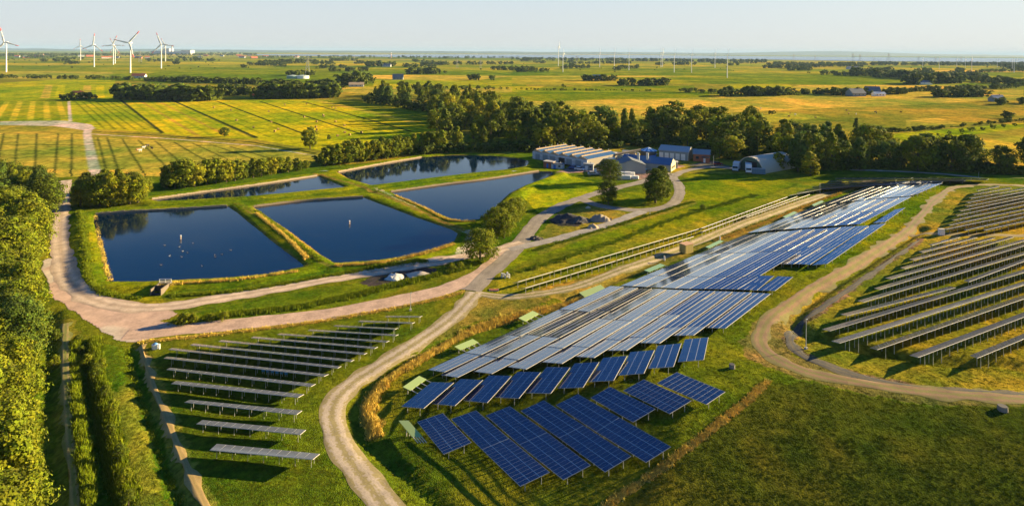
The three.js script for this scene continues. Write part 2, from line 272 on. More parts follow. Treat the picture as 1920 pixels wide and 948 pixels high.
// ------------------------------------------------------------------ water
const waterM = new THREE.MeshPhysicalMaterial({ color: lin(.0005, .011, .034), roughness: 1, ior: 1.333 });
{ const b = tex(256, 256, (i, j) => { const n = (s, o) => noise(i / s % (256 / s) + o, j / s % (256 / s)); const v = 120 * n(16, 0) + 80 * n(6, 50); return [v, v, v]; }, false); b.repeat.set(.12, .12); waterM.bumpMap = b; waterM.bumpScale = .006; const rm = tex(256, 256, (i, j) => { const n = (s, o) => noise(i / s % (256 / s) + o, j / (s * .6) % (256 / (s * .6))); const v = 8 + 22 * sst(.45, .8, n(64, 7) * .7 + n(16, 80) * .3); return [v, v, v]; }, false); rm.repeat.set(.012, .012); waterM.roughnessMap = rm; }
function flatShape(pts, y) { const g = new THREE.ShapeGeometry(new THREE.Shape(pts.map(([x, z]) => new THREE.Vector2(x, -z)))); g.rotateX(-Math.PI / 2).translate(0, y, 0); return g; }
for (const p of ponds) { const c = p.reduce((a, q) => [a[0] + q[0] / p.length, a[1] + q[1] / p.length], [0, 0]); struct('pond_water', flatShape(p.map(([x, z]) => { const dx = x - c[0], dz = z - c[1], l = Math.hypot(dx, dz); return [x + dx / l * .5, z + dz / l * .5]; }), WATER), waterM); }
const riverM = std([.16, .2, .24], .25);
struct('river', flatShape([[480, 101.5], [620, 102], [800, 101.8], [960, 102], [1120, 102.8], [1300, 104], [1440, 105.5], [1600, 106.5], [1760, 108], [1990, 109.5], [1990, 117], [1760, 115.5], [1600, 114], [1440, 111.5], [1300, 109.6], [1120, 109], [960, 108.5], [800, 107.5], [640, 105.5], [480, 103.5]].map(([x, y]) => { const q = unproj(x, y, 2); return [q.x, q.z]; }), 2), riverM);
// ------------------------------------------------------------------ roads and tracks
function curve(pts, up = 0) { return new THREE.CatmullRomCurve3(pts.map(([x, y]) => { const q = G(x, y, up); q.y = 0; return q; }), false, 'centripetal'); }
function ribbonTex(seed, col, ruts) {
  return tex(128, 1024, (i, j) => {
    const u = i / 127, n = noise(i / 10 + seed, j / 10) - .5, n2 = noise(i / 3 + seed, j / 3) - .5, n3 = noise(i / 40 + seed, j / 60) - .5, n4 = noise(i / 5 + seed, j / 34 + 9) - .5;
    let c = col, m = 1 + n * .24 + n2 * .24 + n3 * .36 + n4 * .26;
    if (ruts) { const e = Math.min(Math.abs(u - .27), Math.abs(u - .73)) * 2 + n * .35 + n4 * .2; c = mixc(col, ruts, sst(.13, .34, e)); }
    return [s8(c[0] * m), s8(c[1] * m), s8(c[2] * m)];
  });
}
function road(name, pts, w, mat, lift = .05, edge = .5) {
  const cv = curve(pts), L = cv.getLength(), n = Math.ceil(L / 1.1), P_ = [], U = [], I = [], K = 6, w0 = Array.isArray(w) ? w : [w, w];
  for (let i = 0; i <= n; i++) {
    const t = i / n, p = cv.getPointAt(t), d = cv.getTangentAt(t), nx = -d.z, nz = d.x, ww = lerp(w0[0], w0[1], t);
    for (let k = 0; k <= K; k++) { const s = k / K - .5, j = k == 0 || k == K ? (noise(i * .37 + lift * 900, k * 7) - .5) * edge * 2 : 0, o = s * ww + Math.sign(s) * j, x = p.x + nx * o, z = p.z + nz * o; P_.push(x, terrain(x, z) + lift - (k == 0 || k == K ? .04 : 0), z); U.push(k / K, t * L / 26); }
    if (i < n) for (let k = 0; k < K; k++) { const a = i * (K + 1) + k; I.push(a, a + 1, a + K + 2, a, a + K + 2, a + K + 1); }
  }
  const g = new THREE.BufferGeometry(); g.setAttribute('position', new THREE.Float32BufferAttribute(P_, 3)); g.setAttribute('uv', new THREE.Float32BufferAttribute(U, 2)); g.setIndex(I); g.computeVertexNormals();
  return struct(name, g, mat);
}
const roadMat = (seed, c, r) => { const m = new THREE.MeshStandardMaterial({ map: ribbonTex(seed, c, r), roughness: 1, side: THREE.DoubleSide }); return m; };
const gravelM = roadMat(3, [.54, .415, .305], [.40, .295, .21]), pinkM = roadMat(40, [.46, .315, .235]), asphM = roadMat(90, [.24, .205, .17], [.205, .175, .145]), trackM = roadMat(140, [.43, .35, .26], [.26, .21, .09]), brownM = roadMat(190, [.205, .122, .062], [.145, .13, .03]), farTrackM = roadMat(230, [.36, .29, .19], [.18, .16, .05]), greyM = roadMat(260, [.27, .245, .22]);
// gravel yard
{
  const yard = [[84, 486], [128, 482], [150, 540], [225, 575], [330, 585], [318, 597], [300, 600], [345, 614], [300, 628], [245, 641], [205, 628], [150, 592], [104, 560], [92, 530]].map(([x, y]) => { const q = G(x, y); return [q.x, q.z]; });
  const edge = new THREE.CatmullRomCurve3(yard.map(([x, z]) => V(x, 0, z)), true).getPoints(90).map((p, i) => [p.x + (noise(i * .9, 3) - .5) * .9, p.z + (noise(i * .9, 9) - .5) * .9]);
  const x0 = Math.min(...edge.map(q => q[0])), z0 = Math.min(...edge.map(q => q[1])), st = .3, pos = [], uv = [], idx = [], id = new Map();
  const at = (i, j) => { const k = i * 5000 + j; if (!id.has(k)) { id.set(k, pos.length / 3); const x = x0 + i * st, z = z0 + j * st; pos.push(x, terrain(x, z) + .035, z); uv.push(x, z); } return id.get(k); };
  for (let i = 0; i < 220; i++) for (let j = 0; j < 220; j++) if (polyDist(x0 + (i + .5) * st, z0 + (j + .5) * st, edge) < 0) { const a = at(i, j), b = at(i, j + 1), c = at(i + 1, j + 1), d = at(i + 1, j); idx.push(a, b, c, a, c, d); }
  const g = new THREE.BufferGeometry(); g.setAttribute('position', new THREE.Float32BufferAttribute(pos, 3)); g.setAttribute('uv', new THREE.Float32BufferAttribute(uv, 2)); g.setIndex(idx); g.computeVertexNormals();
  const t = tex(512, 512, (i, j) => { const m = 1 + (noise(i / 50, j / 50) - .5) * .3 + (noise(i / 14, j / 14) - .5) * .25 + (noise(i / 3, j / 3) - .5) * .25, w = sst(.62, .75, noise(i / 70 + 40, j / 70)); const c = mixc([.46, .31, .23], [.52, .43, .33], w); return c.map(v => s8(v * m)); }); t.repeat.set(.02, .02);
  struct('gravel_yard', g, new THREE.MeshStandardMaterial({ map: t, roughness: 1 }));
}
road('gravel_road', [[124, 338], [117, 362], [114, 400], [113, 470], [136, 535], [200, 570], [300, 576], [400, 561], [520, 541], [640, 520], [760, 500], [860, 483], [930, 470], [980, 455]], [4.2, 4.6], gravelM, .085);
road('gravel_road', [[235, 626], [330, 618], [480, 604], [640, 585], [760, 560], [850, 537], [905, 512], [935, 488], [962, 464]], [5, 5.5], pinkM, .065);
road('road', [[884, 545], [915, 512], [945, 486], [977, 452], [1010, 412], [1050, 387], [1100, 368], [1160, 351], [1215, 338], [1262, 325]], [4.6, 4.4], asphM, .075, .3);
road('road', [[1088, 372], [1120, 384], [1160, 391], [1205, 394], [1250, 387], [1272, 370], [1273, 348], [1263, 331], [1290, 319], [1340, 313], [1440, 322]], [4, 3.6], asphM, .055, .3);
road('road', [[955, 468], [1040, 449], [1110, 430], [1160, 413], [1205, 396]], [3.5, 3.5], greyM, .095, .3);
road('gravel_track', [[893, 548], [845, 598], [785, 640], [705, 690], [652, 726], [624, 765], [632, 822], [672, 885], [722, 950], [800, 1040]], [3.9, 3.7], trackM, .05);
road('gravel_track', [[890, 549], [950, 556], [1060, 542], [1160, 507], [1262, 474], [1370, 427], [1480, 387], [1600, 347], [1640, 337]], [3, 3.2], farTrackM, .045);
road('dirt_road', [[1990, 752], [1860, 745], [1740, 735], [1620, 718], [1510, 695], [1435, 655], [1434, 612], [1500, 556], [1600, 500], [1660, 462], [1702, 432], [1722, 410], [1760, 370], [1792, 352], [1850, 346], [1960, 350]], [2.8, 3], brownM, .06, 1);
road('grassy_track', [[122, 606], [121, 650], [123, 720], [130, 820], [142, 960], [160, 1100]], [1.4, 1.2], roadMat(330, [.27, .22, .07], [.17, .18, .03]), .05, .6);
road('dirt_track', [[262, 648], [272, 680], [292, 735], [318, 800], [352, 880], [388, 955], [430, 1040]], [.8, 1.2], roadMat(360, [.40, .27, .10], [.34, .24, .08]), .05, .8);
road('dirt_road', [[1702, 437], [1760, 438], [1850, 440], [1960, 441]], [2.6, 2.6], brownM, .045);
road('ditch_bed', [[1990, 749], [1860, 738], [1760, 734], [1640, 713], [1560, 689], [1505, 666], [1482, 640], [1500, 612], [1560, 565], [1610, 530], [1680, 480], [1725, 450]], [2.1, .7], roadMat(300, [.05, .05, .052], [.08, .065, .04]), .05, .6);
road('path', [[1590, 318], [1700, 322], [1800, 329], [1960, 337]], [3, 3], greyM, .1);
console.log('roads');
// ------------------------------------------------------------------ solar tables
const unitBox = new THREE.BoxGeometry(1, 1, 1);
const postG = new THREE.CylinderGeometry(.5, .5, 1, 6);
const cellT = tex(128, 192, (i, j) => { const gx = i % 21, gy = j % 21, e = gx < 1 || gy < 1 || i < 3 || i > 124 || j < 3 || j > 188; const n = noise(i / 21 | 0, j / 21 | 0) * 5; return e ? [40, 64, 104] : [15 + n, 32 + n, 74 + n]; });
const cellT2 = tex(128, 192, (i, j) => { const gx = i % 21, gy = j % 21, e = gx < 1 || gy < 1; const n = noise(i / 21 | 0, j / 21 | 0) * 5; return e ? [120, 126, 140] : [88 + n, 95 + n, 112 + n]; });
const panelM = [0, 1, 2].map(k => new THREE.MeshPhysicalMaterial({ map: cellT, color: lin(...[[1, 1, 1], [.82, .86, .95], [1.15, 1.12, 1.1]][k]), roughness: [.09, .12, .15][k], ior: 1.52, clearcoat: 1, clearcoatRoughness: .06 }));
const greyPanelM = [0, 1].map(k => new THREE.MeshPhysicalMaterial({ map: cellT2, roughness: [.12, .17][k], ior: 1.52 }));
const stripT = tex(64, 512, (i, j) => { const m = j % 43 < 3 || i < 2; const n = noise((j / 43 | 0) * 3.3, 5) * 8; return m ? [60, 84, 124] : [22 + n, 44 + n, 92 + n]; });
const stripM = [0, 1].map(k => { const t = stripT; return new THREE.MeshPhysicalMaterial({ map: t, roughness: [.1, .15][k], ior: 1.52, clearcoat: 1, clearcoatRoughness: .06 }); });
const aluM = std([.55, .53, .50], .6, { metalness: .15 }), steelM = std([.52, .53, .53], .5, { metalness: .5 }), darkSteelM = std([.30, .32, .34], .55, { metalness: .4 });
const bil = (q, u, v) => q[0].clone().multiplyScalar((1 - u) * (1 - v)).addScaledVector(q[1], u * (1 - v)).addScaledVector(q[2], u * v).addScaledVector(q[3], (1 - u) * v);
function slab(name, q, u0, u1, v0, v1, off, th, mat, parent, o) {      // a flat box laid into the quad q between u0..u1, v0..v1
  const a = bil(q, u0, v0), b = bil(q, u1, v0), c = bil(q, u1, v1), d = bil(q, u0, v1);
  const X = b.clone().sub(a).add(c).sub(d).multiplyScalar(.5), Z = d.clone().sub(a).add(c).sub(b).multiplyScalar(.5), N = Z.clone().cross(X).normalize(); if (N.y < 0) N.negate();
  const p = a.add(b).add(c).add(d).multiplyScalar(.25).addScaledVector(N, off).sub(o);
  const m = part(name, unitBox, mat, parent), Zn = Z.clone().negate(); m.matrixAutoUpdate = false;
  m.matrix.makeBasis(X, N.clone().multiplyScalar(th), X.clone().cross(N).dot(Z) > 0 ? Z : Zn).setPosition(p); return m;
}
const tr = rng(314);
// q: corners BL BR TR TL in the world; nu modules from left to right, nv from bottom to top
function solarTable(q, nu, nv, label, group, o = {}) {
  const c = bil(q, .5, .5), base = ground(c.x, c.z), t = thing('solar_table', label, 'solar panel', base, 0, group);
  const lu = q[1].distanceTo(q[0]), lv = q[3].distanceTo(q[0]), gu = (o.gu ?? .06) / lu, gv = (o.gv ?? .045) / lv, mats = o.mats ?? panelM;
  part('frame', quadPrism(q, -.004, -.05, .03, base), o.frame ?? aluM, t);
  const tone = tr();
  for (let i = 0; i < nu; i++) for (let j = 0; j < nv; j++) {
    const mt = mats[(tr() < .6 ? Math.floor(tone * mats.length) : Math.floor(tr() * mats.length)) % mats.length];
    slab('module', q, i / nu + (i ? gu / 2 : gu * .3), (i + 1) / nu - (i < nu - 1 ? gu / 2 : gu * .3), j / nv + (j ? gv / 2 : gv * .3), (j + 1) / nv - (j < nv - 1 ? gv / 2 : gv * .3), .005, .014, mt, t, base);
  }
  const legs = (o.along ?? 'v') === 'v' ? lv : lu, n = Math.max(2, Math.round(legs / (o.every ?? 2.6)) + 1), lr = o.legR ?? .09;
  for (let k = 0; k < n; k++) for (const s of o.rows ?? [.22, .78]) {
    const w = lerp(.04, .96, k / (n - 1)), top = (o.along ?? 'v') === 'v' ? bil(q, s, w) : bil(q, w, s), foot = ground(top.x, top.z), h = top.y - .09 - foot.y + .3;
    if (h < .35) continue;
    const m = part('leg', postG, o.legM ?? steelM, t); m.position.set(top.x, foot.y - .3 + h / 2, top.z).sub(base); m.scale.set(lr, h, lr);
  }
  return t;
}
const wq = (px, h) => {                     // four photo corners -> a plane quad standing on the terrain
  const p = px.map(([x, y], i) => G(x, y, Array.isArray(h) ? h[i] : h)); if (p.length !== 4) return p;
  const c = p.reduce((m, v) => m.addScaledVector(v, .25), V(0, 0, 0)), n = p[2].clone().sub(p[0]).cross(p[3].clone().sub(p[1])).normalize(), eye = V(0, CAMH, 0);
  return p.map(v => { const d = v.clone().sub(eye), t = c.clone().sub(eye).dot(n) / d.dot(n); return eye.clone().addScaledVector(d, t); });
};
function quadPrism(q, top, bottom, grow, o) {
  const c = bil(q, .5, .5), N = q[1].clone().sub(q[0]).cross(q[3].clone().sub(q[0])).normalize(); if (N.y < 0) N.negate();
  const k = q.map(p => p.clone().add(p.clone().sub(c).setLength(grow)).sub(o)), T_ = k.map(p => p.clone().addScaledVector(N, top)), B_ = k.map(p => p.clone().addScaledVector(N, bottom)), pos = [];
  const f = (a, b, c2, d) => { for (const v of [a, b, c2, a, c2, d]) pos.push(v.x, v.y, v.z); };
  f(T_[0], T_[1], T_[2], T_[3]); f(B_[3], B_[2], B_[1], B_[0]); for (let i = 0; i < 4; i++) { const j = (i + 1) % 4; f(B_[i], B_[j], T_[j], T_[i]); }
  const g = new THREE.BufferGeometry(); g.setAttribute('position', new THREE.Float32BufferAttribute(pos, 3)); g.computeVertexNormals(); return g;
}
// front rank, blue tables with a visible grid (L T R B corners)
{
  const grp = 'front rank of solar tables'; let col = 0;
  const F = (L, T, R, B, n, w = '') => { if (w !== ' lower') col++; return solarTable(wq([B, R, T, L], [1.0, 1.25, 1.25, 1.0]), 3, n, `gridded blue front rank solar table,${w} table, ${ord(col)} from the green board`, grp, { gu: .08, gv: .048 }); };
  F([782.2, 790.4], [830.3, 774.3], [883.5, 828.9], [832, 850.8], 14);
  F([846, 785], [892.7, 769.3], [953.5, 821], [903.7, 841.9], 12, ' upper'); F([904.4, 842.6], [955, 821.8], [1030.3, 884.6], [975.4, 911], 13, ' lower');
  F([911.3, 778.6], [956, 761.4], [1025.2, 809.8], [973.8, 833], 12, ' upper'); F([974.5, 833.7], [1026.2, 810.6], [1107.2, 871.5], [1056.2, 898.8], 13, ' lower');
  F([976.6, 769.8], [1020, 750.3], [1094, 797], [1048, 820.3], 12, ' upper'); F([1048.8, 821], [1095, 797.7], [1183.3, 854.5], [1134.5, 884], 13, ' lower');
  F([1042.7, 759], [1084, 738.7], [1161, 782], [1118, 808.7], 12, ' upper'); F([1119, 809.4], [1162, 782.7], [1257.9, 837], [1211.3, 866], 13, ' lower');
  F([1107.8, 745.5], [1144, 725], [1228.6, 766.2], [1187, 790.8], 13); F([1169, 732], [1207.7, 711], [1296.5, 750.6], [1256, 775], 12); F([1232.8, 717.7], [1269.6, 697.5], [1360, 734], [1325, 757.7], 10);
}
{
  const grp = 'second rank of solar tables'; let col = 0;
  for (const [a, b, c, d] of [
    [[752.7, 761.4], [794.3, 765], [850.5, 717], [809.2, 716.2]], [[809.2, 755.9], [853, 760], [905, 712], [864, 710.3]], [[868.3, 750], [913.8, 754.2], [959, 704.4], [917.2, 703.5]], [[927, 744], [973, 746], [1013.8, 697.3], [970.4, 696.8]],
    [[985.6, 735.6], [1032.8, 736.8], [1069, 688.5], [1025.2, 687.8]], [[1046.3, 727], [1093.4, 725.5], [1123.4, 678.3], [1077.7, 681]], [[1103.7, 715], [1151, 712.4], [1176.3, 666.6], [1131.5, 670.6]], [[1160, 702.9], [1207.7, 699.3], [1227.4, 655.9], [1182.6, 659.8]],
    [[1215.8, 690.3], [1263.3, 686.7], [1278, 643.3], [1233.7, 647.8]], [[1271.4, 677.7], [1320, 673.8], [1328.7, 632], [1284.8, 636]]])
    solarTable(wq([a, b, c, d], [.9, 1.25, 1.25, .9]), 3, 9, `short blue solar table of the second rank, ${ord(++col)} from its green board`, grp, { gu: .11, gv: .035 });
}
function ord(n) { return ['first', 'second', 'third', 'fourth', 'fifth', 'sixth', 'seventh', 'eighth', 'ninth', 'tenth', 'eleventh', 'twelfth', 'thirteenth', 'fourteenth', 'fifteenth'][n - 1]; }
const mixp = (a, b, t) => [lerp(a[0], b[0], t), lerp(a[1], b[1], t)];
// long rows of the middle field, cut into tables where the ground folds
function longRow(BL, BR, TR, TL, cuts, nu, step, label, group, o) {
  const hr = o.mats === stripM ? .98 : 1.12;
  for (let k = 0; k < cuts.length - 1; k++) {
    const a = cuts[k] + (k ? .0035 : 0), b = cuts[k + 1] - (k < cuts.length - 2 ? .0035 : 0), j = (k % 2 ? .05 : 0) + (tr() - .5) * .03;
    const px = [mixp(BL, TL, a), mixp(BR, TR, a), mixp(BR, TR, b), mixp(BL, TL, b)], g0 = G(...px[0]), g3 = G(...px[3]), rise = o.mats === stripM ? Math.hypot(g3.x - g0.x, g3.z - g0.z) * .012 + Math.max(0, Math.min(.6, g0.y - g3.y)) : 0;
    const q = wq(px, [.92 + j, hr + j, hr + j + rise, .92 + j + rise]);
    solarTable(q, nu, Math.max(1, Math.round(q[0].distanceTo(q[3]) / step)), o.row ? `${label}, ${ord(o.row)} row from green boards, ${ord(k + 1)} uphill` : label, group, o);
  }
}
{
  const BL = [[803.3, 692.6], [827, 702], [889.4, 695.6], [952.7, 687], [1016, 678], [1077.7, 667.5], [1139.5, 656.4], [1199.6, 642], [1262.4, 628.4], [1324, 613.5]];
  const BR = [[833.7, 697], [858, 707], [922.3, 700], [986.4, 691.7], [1054, 681], [1114.4, 670], [1175.4, 656.4], [1237.3, 643], [1301, 628], [1361, 615]];
  const TR = [[1169.4, 537], [1196, 539.3], [1222.6, 540.4], [1250, 542], [1280, 543.7], [1310, 544.6], [1341.6, 545.2], [1374.5, 546.5], [1409.6, 547.8], [1445.7, 550.3]];
  const cuts = [[0, .2, .42, .72, 1], [0, .22, .46, .73, 1], [0, .16, .42, .74, 1], [0, .26, .62, 1], [0, .22, .58, 1], [0, .26, .62, 1], [0, .22, .6, 1], [0, .3, 1], [0, .2, 1], [0, 1]];
  for (let i = 0; i < 10; i++) { const TL = i ? [TR[i - 1][0] + 1.6, TR[i - 1][1] + .5] : [1144, 536]; longRow(BL[i], BR[i], TR[i], TL, cuts[i], 3, 1.35, 'long blue solar table on the lower mound', 'long solar tables on the lower mound', { row: i + 1, gu: .15, gv: .03, every: 4.2 }); }
  // block above the first gap
  const b1 = [[1186.5, 536], [1213, 537.4], [1239.7, 538.5], [1266, 540], [1293, 540.8], [1321, 540.8], [1351.7, 541.4], [1383, 541.8], [1420, 543.7], [1454, 544.6]];
  const t1 = [[1415.8, 438.6], [1438, 436], [1461, 434], [1481, 433], [1504.5, 430], [1528.7, 429], [1552, 427.6], [1577, 425.5], [1452, 517], [1487.5, 519]];
  const so = { gu: .06, gv: .03, every: 4.5, mats: stripM };
  for (let i = 0; i < 10; i++) {
    const TL = i == 8 ? [1424, 516.5] : i == 9 ? [1459, 517.5] : i ? [t1[i - 1][0] + 1.1, t1[i - 1][1] - .1] : [1397, 440], L = i ? [b1[i - 1][0] + 1.4, b1[i - 1][1] + .2] : [1164.7, 535];
    longRow(L, b1[i], t1[i], TL, i > 7 ? [0, 1] : [0, .2, .62, 1], 3, 5.4, 'pale blue solar table between the wide gaps', i > 7 ? 'short tables by the first gap' : 'long solar tables on the middle mound', { ...so, row: i + 1 });
  }
  for (const [L, R, T, TL, n] of [[[1460.5, 494], [1488.6, 494.7], [1603.6, 423.8], [1579, 425.2]], [[1490, 494], [1520, 495.7], [1630, 422.7], [1605.5, 423.8]]]) longRow(L, R, T, TL, [0, .45, 1], 3, 5.4, 'long pale blue solar table on the mound flanking the outermost row', 'outer solar tables on the middle mound', so);
  longRow([1523.4, 496.8], [1552, 494], [1662, 418.5], [1634, 421.5], [0, .5, 1], 3, 5.4, 'outermost pale solar table along the grassy right flank of the mound', 'outermost tables of the mound', so);
  longRow([1638, 418], [1660.5, 416], [1698.5, 389], [1678.5, 393], [0, 1], 3, 5.4, 'detached pale solar table on the right flank, just above the second grass gap', 'outermost tables of the upper mound', so);
  const b2 = [[1423, 434], [1446, 431], [1469.6, 429.7], [1493, 428], [1518, 426], [1543.5, 424], [1564.6, 422.7], [1589, 421], [1613, 419.6]], t2 = [[1547.7, 384.3], [1569, 382], [1586, 380.5], [1604, 378], [1624, 375], [1643, 373], [1664, 371.7], [1687, 370], [1710, 368.5]];
  for (let i = 0; i < 9; i++) longRow(i ? [b2[i - 1][0] + .9, b2[i - 1][1]] : [1402, 436.5], b2[i], t2[i], i ? [t2[i - 1][0] + .8, t2[i - 1][1]] : [1528, 386.5], [0, .5, 1], 3, 6.5, 'silvery solar table on the upper mound', 'solar tables on the upper mound', { ...so, row: i + 1 });
  const b3 = [[1553, 382], [1575, 379.5], [1597, 377], [1620, 374.5], [1643, 372], [1666, 370], [1690, 368], [1706, 367]], t3 = [[1640, 349.5], [1655, 349], [1670, 348.5], [1685, 348], [1700, 347.5], [1715, 347], [1733, 346.5], [1747, 346]];
  for (let i = 0; i < 8; i++) longRow(i ? [b3[i - 1][0] + .8, b3[i - 1][1]] : [1534, 384], b3[i], t3[i], i ? [t3[i - 1][0] + .6, t3[i - 1][1]] : [1624, 351], [0, 1], 3, 8, 'silvery solar table near the mound top', 'solar tables near the top of the mound', { ...so, row: i + 1 });
  longRow([1709, 366], [1722, 362.5], [1768, 343], [1750, 345.5], [0, 1], 3, 6, 'pale solar table at the outer edge of the mound top', 'outermost tables of the mound top', so);
  for (let i = 0; i < 5; i++) longRow([1634 + i * 25, 347.5 - i * .3], [1656 + i * 25, 347.2 - i * .3], [1684 + i * 22, 339.5 - i * .2], [1664 + i * 22, 340 - i * .3], [0, 1], 3, 6, 'small silvery solar table on the far crest of the mound', 'solar tables on the crest', so);
}
// tables seen from behind: near edge raised (near left, near right, far right, far left)
function backRow(NL, NR, FR, FL, nm, label, group, o = {}) {
  const hi = o.hi ?? 1.55, lo = o.lo ?? .85;
  return solarTable(wq([NL, NR, FR, FL], [hi, hi, lo, lo]), nm, o.deep ?? 1, label, group, { along: 'u', every: 2.3, rows: [.38, .8], legR: .06, gu: .05, gv: .05, mats: greyPanelM, frame: aluM, legM: o.legM ?? steelM, ...o });
}
{
  const grp = 'solar tables in the left field';
  const R = [
    [[393, 843.3], [586, 860.9], [599, 850.4], [406.7, 831.6]], [[368, 794.2], [562.4, 814.3], [572.9, 805.4], [379.3, 787]], [[345.8, 753.6], [555.9, 776.6], [565.8, 769.3], [356, 749.2]], [[320.4, 718.8], [559, 744.5], [569.5, 738.7], [330, 713.6]],
    [[312, 692.4], [582.8, 724], [591.3, 719.4], [319, 689]], [[306.5, 671.3], [607, 705], [615.5, 701.2], [313.8, 668]], [[315.5, 654.8], [632.8, 689.8], [639.5, 686], [322, 651.9]], [[356, 646.4], [657.5, 677.3], [663.8, 674], [363, 643.6]],
    [[409.4, 639.6], [682, 664], [688, 661], [415, 637]], [[470.6, 633], [702, 653], [708, 650], [476, 630.5]], [[520, 626.6], [724, 641], [729.6, 638.4], [525, 624.4]], [[577.5, 619.2], [741.5, 629], [747, 626.6], [582, 617]], [[625.6, 610.8], [740, 617], [745.5, 614.8], [630, 608.8]], [[671.6, 602.2], [772, 606], [777.5, 603.8], [676, 600.2]], [[721.8, 593.4], [786, 594], [791.5, 592], [726, 591.6]]];
  R.forEach((r, i) => { const L = G(...r[0]).distanceTo(G(...r[1])); backRow(...r, Math.round(L / 1.28), `grey solar table beside the gravel track, ${ord(15 - i)} row counted from the lamp post`, grp, { hi: 1.5, lo: .95 }); });
}
{
  const grp = 'solar tables in the right field';
  const rows = [[[1833.8, 670.7], [2060, 578], 14, 5], [[1722.5, 669.7], [2060, 541], 16, 4.4], [[1646, 655], [2030, 522], 14, 3.8], [[1575, 642.8], [2010, 506], 15, 4], [[1556.6, 619.9], [1990, 490], 14, 3.2], [[1589, 591.5], [1793, 539], 12, 2.8], [[1818, 528], [1980, 468], 10, 2.4], [[1620, 566], [1970, 462], 11, 2.6], [[1650, 542.5], [1960, 449], 10, 2.4], [[1671, 523], [1960, 441], 10, 2.2], [[1697, 503.5], [1902, 444.5], 8, 2], [[1714, 487.5], [1867.5, 445.8], 8, 1.9], [[1731, 473], [1833.8, 444.8], 7, 1.8], [[1749, 459.6], [1801.3, 444.4], 6, 1.7]];
  rows.forEach(([a, b, dx, dy], k) => {
    const L = G(...a).distanceTo(G(...b)), n = k < 5 ? Math.round(L / 2) : Math.max(3, Math.round(L / 6)), sc = (b[1] - 97) / (a[1] - 97);
    backRow(a, b, [b[0] - dx * sc, b[1] - dy * sc], [a[0] - dx, a[1] - dy], n, `weathered grey solar table inside the dirt road bend, ${ord(14 - k)} row from the utility box`, grp, { hi: 1.95, lo: 1.2, deep: k < 5 ? 2 : 1, rows: [.34, .85], every: 2.4, legR: .1 });
  });
}
{
  const grp = 'solar tables in the far right block';
  const rows = [[1835, 357.5, 1876, 349.5], [1828, 364.5, 1898, 352.5], [1822, 372, 1960, 347], [1816, 380, 1960, 352], [1814, 387, 1960, 358], [1803, 395.5, 1960, 363], [1796, 404, 1960, 369], [1789, 413, 1960, 376], [1782, 422, 1960, 384], [1775, 430, 1960, 391], [1812, 431.5, 1960, 398], [1848, 431.5, 1960, 406]];
  rows.forEach(([a, b, c, d], i) => backRow([a, b], [c, d], [c - 4, d - 1.6], [a - 4, b - 1.6], Math.max(2, Math.round((c - a) / 22)), `dark thin solar table beyond the dirt branch, ${ord(12 - i)} row from the utility box`, grp, { hi: 1.9, lo: 1.2, rows: [.4], every: 4, legR: .12, legM: darkSteelM }));
}
{
  const lab = 'dark solar table with its back to the light below the wood edge path', grp = 'dark solar tables below the far wood';
  for (let k = 0; k < 7; k++) { const a = [1480 + 14.5 * k, 366.5 - 5.2 * k], b = [1600 + 42 * k, 350 - 2.1 * k], m = mixp(a, b, .5); m[1] -= 3.2 - k * .25; for (const [p, q] of [[a, m], [m, b]]) backRow(p, [q[0] - 1.5, q[1]], [q[0] + 3, q[1] - 2.4], [p[0] + 4, p[1] - 2.4], Math.max(2, Math.round((q[0] - p[0]) / 16)), lab, grp, { hi: 1.5, lo: .9, rows: [.5], every: 5, mats: [stripM[1]], frame: darkSteelM, legM: darkSteelM }); }
}
{
  const lab = 'narrow pale solar table on thin posts beside the grassy track', grp = 'edge-on solar tables beside the track';
  const seg = (a, b, n) => { for (let k = 0; k < n; k++) {
    const p = G(...mixp(a, b, k / n), 1.5), q = G(...mixp(a, b, (k + 1) / n - .008), 1.5), d = q.clone().sub(p).setY(0).normalize(), w = V(d.z, 0, -d.x).multiplyScalar(1.7).add(V(0, -.72, 0)), quad = [p, q, q.clone().add(w), p.clone().add(w)], t = solarTable(quad, 6, 1, lab, grp, { along: 'u', rows: [.3], every: 2.2, legR: .1, legM: aluM, mats: greyPanelM, gu: .05 });
    part('edge_beam', bar(p.clone().sub(t.position), q.clone().sub(t.position), .075), aluM, t);
  } };
  seg([971, 528.5], [1313, 428.5], 5); seg([1316, 427.5], [1478, 368.5], 4); seg([985, 540], [1155, 489], 2); seg([1157, 488], [1302, 443], 2); seg([1318, 434], [1497, 367.5], 4); seg([1400, 407], [1520, 364], 3);
}
